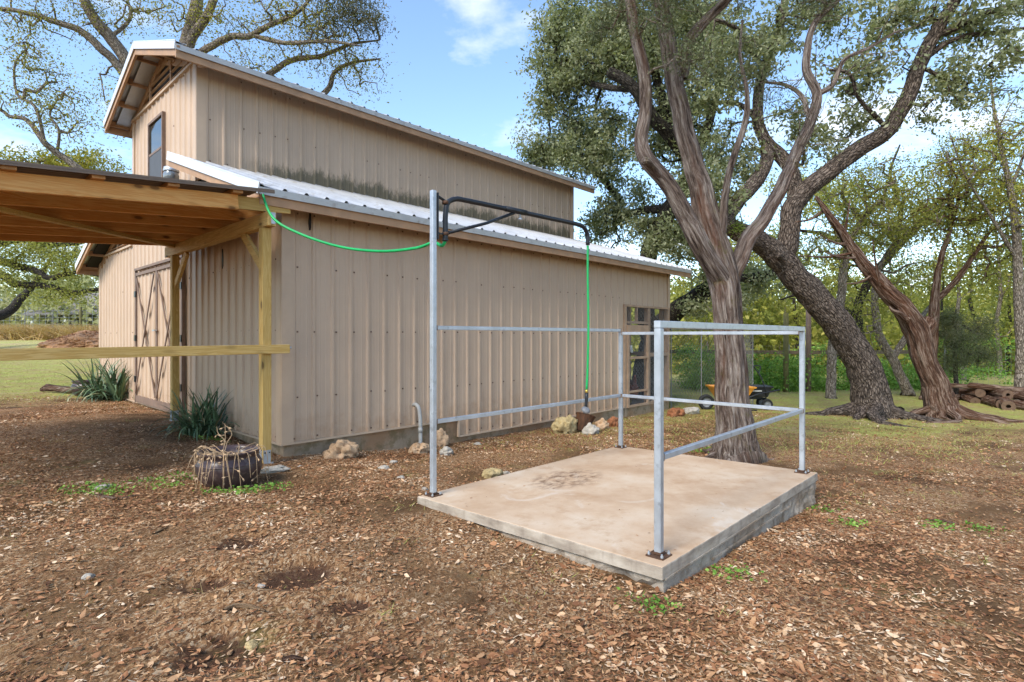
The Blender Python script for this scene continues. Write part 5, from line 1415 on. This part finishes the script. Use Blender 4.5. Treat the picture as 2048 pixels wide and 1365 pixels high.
# ------------------------------------------------------------------ hens inside the open bay
def hen(pos, rz, s, c_body, c_tail, label):
    e = empty('hen', pos, rz, label, 'hen')
    ctl = [(-.17,.27,.006),(-.13,.24,.035),(-.07,.20,.075),(0,.18,.092),(.07,.19,.085),(.115,.23,.055),(.135,.28,.036),(.15,.325,.032),(.165,.345,.026),(.185,.345,.010),(.20,.338,.003)]
    q = smooth_pts(ctl, 4); mb_ = MB().tube([(a[0]*s,0,a[1]*s) for a in q], [max(.002,a[2])*s for a in q], 14)
    mb_.build('body', m_plain('hen_body_'+label[:4], c_body, .8, 0, .35, 22, .4, 60), e, True)
    tl = MB()
    for k in range(7):
        a = (k-3)*.16; b = Vector((-.12*s, (k-3)*.012*s, .235*s)); d = Vector((-.75-.05*abs(k-3), a*.5, .75+.1*(k%2))).normalized()*.17*s; w = Vector((0,.02*s,0.004))
        tl.add([b-w, b+d*.6-w*1.3, b+d, b+d*.6+w*1.3, b+w], [(0,1,2,3,4)])
    tl.build('tail', m_plain('hen_tail_'+label[:4], c_tail, .7), e)
    MB().add([(.15*s,0,.36*s),(.155*s,0,.395*s),(.165*s,0,.375*s),(.172*s,0,.392*s),(.18*s,0,.365*s)], [(0,1,2,3,4)]) if False else None
    cm = MB().beam((.145*s,0,.375*s),(.185*s,0,.368*s),.008*s,.03*s); cm.beam((.18*s,0,.31*s),(.182*s,0,.335*s),.012*s,.012*s,up=(1,0,0)); cm.build('comb', m_plain('hen_comb', (.45,.03,.02), .6), e)
    for sg in (-1,1): MB().tube([(0.01*s,.035*sg*s,.12*s),(.015*s,.035*sg*s,.02*s),(.05*s,.035*sg*s,.004)], .006*s, 6).build('leg', m_plain('hen_leg', (.35,.25,.06), .7), e)
    MB().tube([(-.09*s,.062*s,.215*s),(-.02*s,.09*s,.19*s),(.06*s,.075*s,.19*s)], [.01*s,.035*s,.02*s], 8).tube([(-.09*s,-.062*s,.215*s),(-.02*s,-.09*s,.19*s),(.06*s,-.075*s,.19*s)], [.01*s,.035*s,.02*s], 8).build('wing', bpy.data.objects[e.name].children[0].data.materials[0], e, True)
cf = -.10
MB().box(6.75, BL-.1, .07, T1-.02, -.5, cf-.003).build('coop_floor', m_plain('coop_dirt', (.10,.065,.04), .95, 0, .3, 8, .6), barn)
hen(barn_w(7.42, .25, cf), R(185), .95, (.20,.075,.03), (.015,.012,.012), 'brown hen with black tail behind the wire of the open bay')
hen(barn_w(8.2, .7, cf+.0), R(60), 1.3, (.17,.03,.018), (.12,.02,.015), 'dark red hen standing farther back in the open bay')

# ------------------------------------------------------------------ log pile
M_LOGEND = m_plain('cut_log_end', (.13,.08,.05), .9, 0, .3, 18, .4)
rl = random.Random(3)
lg = [(1885,800,.9,.07,.2,0),(1915,800,1.0,.08,-.3,0),(1935,803,1.1,.10,.1,0),(1958,806,1.0,.09,.4,0),(1985,812,1.1,.11,.1,0),(2010,816,1.1,.12,-.1,0),(2036,818,1.1,.10,.3,0),(1930,790,1.2,.08,.3,.15),(1962,790,1.3,.10,-.2,.17),(1992,795,1.2,.11,.15,.18),(2020,798,1.2,.11,.4,.19),(1955,780,1.5,.06,.9,.33),(2000,785,1.4,.07,.7,.33)]
lo_names = ['short pale log at the left tip of the log pile','thin split log second from the left of the pile','brown log low in the left part of the pile','reddish log low in the middle of the pile','thick grey log with hollow end at the front of the pile','thickest hollow log at the right front of the pile','log at the far right foot of the pile','upper left log resting across the pile','upper middle log with peeling bark on the pile','grey upper log near the right of the pile','upper right log of the pile','long thin branch lying on top of the pile','second thin branch lying across the top of the pile']
for (px, py, L, r, rot, dz), lb in zip(lg, lo_names):
    p = gpx(px, py + dz*80) ; p.z = gz(p.x, p.y) + r*.85 + dz
    d = Vector((math.cos(1.05+rot), math.sin(1.05+rot), rl.uniform(-.04,.08))); W = Wood(p); n = 8
    W.limb([np.array(p + d*L*(i/(n-1)-.5)) + np.array((0,0,rl.uniform(-.01,.01))) for i in range(n)], [r*rl.uniform(.85,1.1) for i in range(n)], 14, .3, kind='cedar', seed=rl.random()*9, node=False, cap=False)
    e = empty('log', p, 0, lb, 'log', 'logs in the pile'); W.build('log_bark', BARK_JR, e)
    for s in (-1, 1):
        c = d*L*.5*s; a = d.orthogonal().normalized(); b = d.cross(a).normalized(); mm = MB(); k = 14; hol = .35 if r > .1 else .12
        vo = [c + (a*math.cos(6.283*i/k)+b*math.sin(6.283*i/k))*r*1.02 for i in range(k)]; vi = [c + (a*math.cos(6.283*i/k)+b*math.sin(6.283*i/k))*r*hol for i in range(k)]; vd = [v_ - d*s*.15 for v_ in vi]
        mm.add(vo+vi+vd, [(i,(i+1)%k,(i+1)%k+k,i+k) for i in range(k)]+[(i+k,(i+1)%k+k,(i+1)%k+2*k,i+2*k) for i in range(k)]+[tuple(range(2*k,3*k))])
        mm.build('cut_end', M_LOGEND, e)

# ------------------------------------------------------------------ left background: mulch heap, rotten log, buildings
bm = bmesh.new(); bmesh.ops.create_icosphere(bm, subdivisions=5, radius=1)
for v in bm.verts:
    p = v.co; k = max(0, p.z); rr = 1 + .25*mnoise.noise(p*2) + .10*mnoise.fractal(p*8, 1, 2, 3)
    v.co = Vector((p.x*1.9*rr, p.y*1.4*rr, max(-.1, p.z*.62*(1-.45*abs(p.x))*rr + .06*mnoise.noise(p*14))))
me = bpy.data.meshes.new('mulch_heap'); bm.to_mesh(me); bm.free()
mh = link_mesh('mulch_heap', me, None, m_rock('shredded_mulch', (.48,.26,.14), (.24,.11,.05))); pm = at(188, 690, 23); mh.location = (pm.x, pm.y, gz(pm.x, pm.y)); tag(mh, 'heap of reddish shredded mulch on the lawn left of the barn', 'mulch heap')
rgm = np.random.default_rng(4); th = rgm.uniform(0, 6.28, 2600); rr = rgm.random(2600)**.5
C = np.c_[np.cos(th)*rr*1.85, np.sin(th)*rr*1.35, np.zeros(2600)]; C[:,2] = .62*np.sqrt(np.clip(1-rr**2,0,1))*(1-.45*np.abs(C[:,0]/1.9))*1.0 + .03
ch = link_mesh('wood_chip', leaf_mesh('wood_chip', C, .12, .03, rgm, .5), mh, m_leaf('mulch_chip', [(.24,.11,.055),(.46,.24,.12),(.60,.38,.22)], .0)); ch['kind'] = 'stuff'
W = Wood(gpx(110, 786)); pl_ = gpx(110, 786)
W.limb([np.array(pl_)+np.array((x,y,z)) for x,y,z in ((-.35,.1,.05),(-.2,.05,.10),(0,0,.09),(.25,-.05,.07),(.5,-.1,.05))], [.04,.07,.06,.065,.04], 12, .3, kind='cedar', node=False)
e = empty('rotten_log', pl_, 0, 'crumbling orange brown log lying left of the yucca pot', 'log'); W.build('log_bark', BARK_JR, e)
# neighbouring house and shed roofs
M_HOUSE = m_plain('grey_house_board', (.30,.28,.25), .8, 0, .15, 3); M_SHING = m_plain('grey_shingle', (.22,.20,.185), .9, 0, .25, 3, .4, 20, .02)
hb = at(205, 660, 46); hz = gz(hb.x, hb.y); hs_ = empty('neighbour_house', (hb.x, hb.y, hz), R(8), 'low grey house with shingle roof beyond the left fence', 'house')
MB().box(-4.5,5,0,6,-.3,2.2).build('wall', M_HOUSE, hs_)
m = MB(); m.add([(-5.2,-1.2,1.75),(5.6,-1.2,2.15),(5.6,3,4.0),(-5.2,3,3.7),(-5.2,-1.2,1.63),(5.6,-1.2,2.03),(5.6,3,3.88),(-5.2,3,3.58),(5.6,7,2.1),(-5.2,7,2.1)], [(0,1,2,3),(7,6,5,4),(0,4,5,1),(1,5,6,2),(3,2,8,9)]); m.build('roof', M_SHING, hs_)
for x in (-4.6,-2.2,.2,2.6,4.8): MB().box(x-.07,x+.07,-1.05,-.91,-.2,1.75).build('porch_post', M_WHITE_TRIM, hs_)
for x in (-3.2, 1.2): MB().box(x,x+1.1,-.04,-.003,.8,1.7).build('window', M_GLASS, hs_)
MB().box(3.2,4.1,-.04,-.003,-.1,1.8).build('door', M_BROWN, hs_)
for px, Y, w, zz, lb in ((55,62,5,3.6,'pale blue metal roofed shed glimpsed beneath the left oak'),(18,58,4,4.4,'blue roofed outbuilding at the left edge behind the oak trunk')):
    p = at(px, 650, Y); z = gz(p.x, p.y); e = empty('metal_shed', (p.x, p.y, z), 0, lb, 'shed')
    MB().box(-w/2,w/2,0,4,-.3,zz*.62).build('wall', M_HOUSE, e)
    m = MB(); m.add([(-w/2-.3,-.4,zz*.58),(w/2+.3,-.4,zz*.58),(w/2+.3,2,zz),(-w/2-.3,2,zz),(w/2+.3,4.4,zz*.58),(-w/2-.3,4.4,zz*.58)], [(0,1,2,3),(3,2,4,5)]); m.build('roof', m_plain('pale_blue_roof', (.45,.56,.66), .4, .4) if px == 55 else bpy.data.materials['pale_blue_roof'], e)

# ------------------------------------------------------------------ ground cover
M_GRASS = m_leaf('lawn_blade', [(.38,.26,.13),(.42,.34,.13),(.40,.43,.10),(.52,.53,.18)], .35, clump=1.6)
M_DRY = m_leaf('dry_grass_blade', [(.34,.20,.08),(.55,.35,.15),(.68,.50,.25)], .3, clump=.6)
def in_barn(X, Y, pad_=.0):
    bx, by = (X-C0.x)*LX+(Y-C0.y)*LY, -(X-C0.x)*LY+(Y-C0.y)*LX
    return (bx > -pad_) & (bx < BL+pad_) & (by > -pad_) & (by < BW+pad_)
def in_pad(X, Y, m_=0.0):
    bx, by = (X-PB.x)*LX+(Y-PB.y)*LY, -(X-PB.x)*LY+(Y-PB.y)*LX
    return (bx > -m_) & (bx < PADL+m_) & (by > -m_) & (by < PADW+m_)
def blades(name, XY, h, w, mat, seed, label, cat):
    rng = np.random.default_rng(seed); n = len(XY); z = gz_arr(XY) + lumps(XY[:,0], XY[:,1])
    B = np.c_[XY, z-.006]; a = rng.uniform(0, 6.283, n); wv = np.c_[np.cos(a), np.sin(a), np.zeros(n)]*(w*rng.uniform(.6,1.4,n))[:,None]/2
    hh = h*rng.uniform(.4,1.4,n); tip = B + np.c_[rng.normal(size=n)*hh*1.0, rng.normal(size=n)*hh*1.0, hh*.7]
    me = np_mesh(name, np.stack([B-wv, B+wv, tip], 1).reshape(-1,3), np.arange(n*3).reshape(-1,3))
    q = me.attributes.new('tone','FLOAT','FACE'); q.data.foreach_set('value', rng.random(n).astype(np.float32))
    o = link_mesh(name, me, None, mat); return tag(o, label, cat, kind='stuff')
rng = np.random.default_rng(12)
N = 200000
ang = rng.uniform(-.95, .95, N); rad = rng.uniform(6.5, 24, N); XY = np.c_[np.sin(ang)*rad, np.cos(ang)*rad]
edge = XY[:,1] + 1.4*np.clip((XY[:,0]-1.5)/3, 0, 1) + 4.5*(vnoise(XY[:,0], XY[:,1], .45, 4)-.5) + 2*(vnoise(XY[:,0], XY[:,1], 1.6, 5)-.5)
keep = (edge > 9.6 + rng.normal(size=N)*.7) & ~in_barn(XY[:,0], XY[:,1], .15) & (rng.random(N) < .85*vnoise(XY[:,0], XY[:,1], .9, 7)+.15)
blades('lawn_grass', XY[keep], .05, .012, M_GRASS, 1, 'short patchy lawn grass beyond the bare yard', 'grass')
# scattered tufts in the yard
tc = np.c_[rng.uniform(-5, 6, 150), rng.uniform(1.6, 9.5, 150)]
tc = np.r_[tc, np.c_[rng.uniform(2.7,6.5,130), rng.uniform(3.2,8.8,130)], np.array([(.15,3.05),(.2,2.9),(.32,2.95),(-.1,3.4),(1.0,2.55),(-.75,4.1),(-.8,3.95)])]
ti = rng.integers(0, len(tc), 4200); TXY = tc[ti] + rng.normal(size=(4200,2))*rng.uniform(.02,.09,len(tc))[ti][:,None]
ok = ~in_barn(TXY[:,0], TXY[:,1], .05) & ~in_pad(TXY[:,0], TXY[:,1], .01)
blades('grass_tuft', TXY[ok], .045, .005, M_GRASS, 2, 'thin green grass tufts sprouting through the litter', 'grass')
# dry grass and scrub in front of the left fence
fx = rng.uniform(-36, -13, 26000); fy = 29.5 + (fx+34)*.1 + rng.normal(size=26000)*.9
blades('dry_grass', np.c_[fx, fy], .95, .055, M_DRY, 3, 'band of tall straw coloured grass in front of the left fence', 'grass')
o = leaf_mass('fence_scrub', [(-36,-13,30.6,32.2,1.0,1.75,1.0)], 5000, (.12,.07), LEAF_OAK2, 15, .6); tag(o, 'green scrub growing through the left fence', 'scrub')
# low green weeds near the pot and walls
wc = [gpx(x, y) for x, y in ((190,975),(160,985),(230,980),(300,965),(330,975),(440,985),(480,988),(510,982),(545,975),(370,955),(215,990),(420,880),(1460,1150),(1700,1050),(1395,905),(1420,900),(1570,985),(1640,1020),(1880,1055),(1960,1060),(1100,1030),(1300,1215))]
C = np.concatenate([np.c_[rng.normal(w.x, .08, 90), rng.normal(w.y, .05, 90), np.full(90, w.z)] for w in wc]); C = C[~in_pad(C[:,0], C[:,1], .01)]
C[:,2] = gz_arr(C[:,:2]) + lumps(C[:,0], C[:,1]) + rng.uniform(.004,.035,len(C))
o = link_mesh('ground_weeds', leaf_mesh('ground_weeds', C, .022, .015, rng, .6), None, LEAF_WEED); tag(o, 'low green weeds in small patches on the bare soil', 'weeds', kind='stuff')

# fallen leaves
M_LIT = m_leaf('fallen_leaf', [(.085,.038,.019),(.215,.092,.041),(.36,.17,.077),(.50,.30,.155),(.74,.58,.41)], .08, .7, clump=2.0)
N = 520000
ang = rng.uniform(-1.15, 1.15, N); rad = 1.25 + 12.5*rng.random(N)**1.25; X = np.sin(ang)*rad; Y = np.cos(ang)*rad
M2 = 130000; X[:M2] = rng.uniform(-7, 5.5, M2); Y[:M2] = rng.uniform(3.5, 11.5, M2)
cover = vnoise(X, Y, .8, 21)*.55 + vnoise(X, Y, 2.3, 22)*.3 + vnoise(X, Y, 7, 23)*.15
bare = np.zeros(N)
for bx_, by_, br in ((-1.35,2.5,.75),(-1.15,2.85,.4),(-.6,3.9,.5),(-1.9,3.1,.5),(-2.1,5.0,.5),(3.9,4.9,.7),(4.6,7.3,.8)):
    bare = np.maximum(bare, np.exp(-((X-bx_)**2+(Y-by_)**2)/br**2))
keep = (rng.random(N) < np.clip((cover-.27)*2.6, .10, 1)*(1-.9*bare)) & ~in_barn(X, Y, .0) & ~in_pad(X, Y, .0)
X, Y = X[keep], Y[keep]; Z = gz_arr(np.c_[X, Y]) + lumps(X, Y)
C = np.c_[X, Y, Z + rng.uniform(.003,.016,len(X))]
small = rng.random(len(C)) < .74
for nm, sel, L, Wd, lb in (('leaf_litter', ~small, .031, .0135, 'fallen tan and russet oak leaves covering the yard'), ('mulch_litter', small, .022, .005, 'fine brown leaf and bark fragments covering the yard')):
    o = link_mesh(nm, leaf_mesh(nm, C[sel], L, Wd, rng, .82, 0, .10, hexa=(nm == 'leaf_litter')), None, M_LIT); tag(o, lb, 'leaf litter', kind='stuff')
# debris on the slab
lx, ly = rng.uniform(.05, PADL-.05, 120), rng.uniform(.05, PADW-.05, 120)
C = np.array([pad_w(a, b, pad_top(a, b)+.0035) for a, b in zip(lx, ly)])
o = link_mesh('slab_debris', leaf_mesh('slab_debris', C, .02, .006, rng, .97), None, M_LIT); tag(o, 'dark leaf crumbs and twigs scattered on the concrete slab', 'debris', kind='stuff')

# sticks and bark strips lying on the ground
def stick(pts_px, r, mat, label, flat=1.0):
    P = [gpx(x, y) + Vector((0,0,r*1.1)) for x, y in pts_px]; q = smooth_pts([tuple(p) for p in P], 5); n = len(q); b = Vector(P[0]); W = Wood(b)
    W.limb(q, [r*(.5+.5*math.sin(math.pi*min(1,(i+1)/n*1.1))) for i in range(n)], 9, .2, kind='cedar', node=False)
    o = W.build('stick', mat, None); o.location = b; tag(o, label, 'stick'); return o
BARK_S = m_bark('tan_bark_strip', (.16,.09,.045), (.36,.23,.13), (.50,.36,.22), 'cedar')
stick([(447,1226),(470,1217),(500,1218),(530,1226)], .010, BARK_S, 'pale curved bark strip lying on the litter in the left foreground')
stick([(402,1252),(420,1245),(438,1230)], .004, BARK_S, 'thin pale twig beside the curved bark strip')
stick([(565,1326),(585,1322),(605,1324)], .010, BARK_JR, 'dark stub of branch near the bottom of the picture')
stick([(305,1070),(322,1063),(336,1057)], .007, BARK_S, 'short pale stick near the muddy hollow')
stick([(258,1306),(275,1303),(288,1301)], .007, BARK_S, 'orange bark piece at the bottom left')
stick([(190,992),(235,1000),(275,993)], .010, BARK_JR, 'dark branch lying by the green weeds left of the pot')
stick([(1860,1043),(1890,1046),(1920,1052)], .010, BARK_JR, 'dark root breaking the soil at the right')
stick([(1405,898),(1440,890),(1475,893)], .012, BARK_P, 'grey stick beside the foot of the cedar trunk')
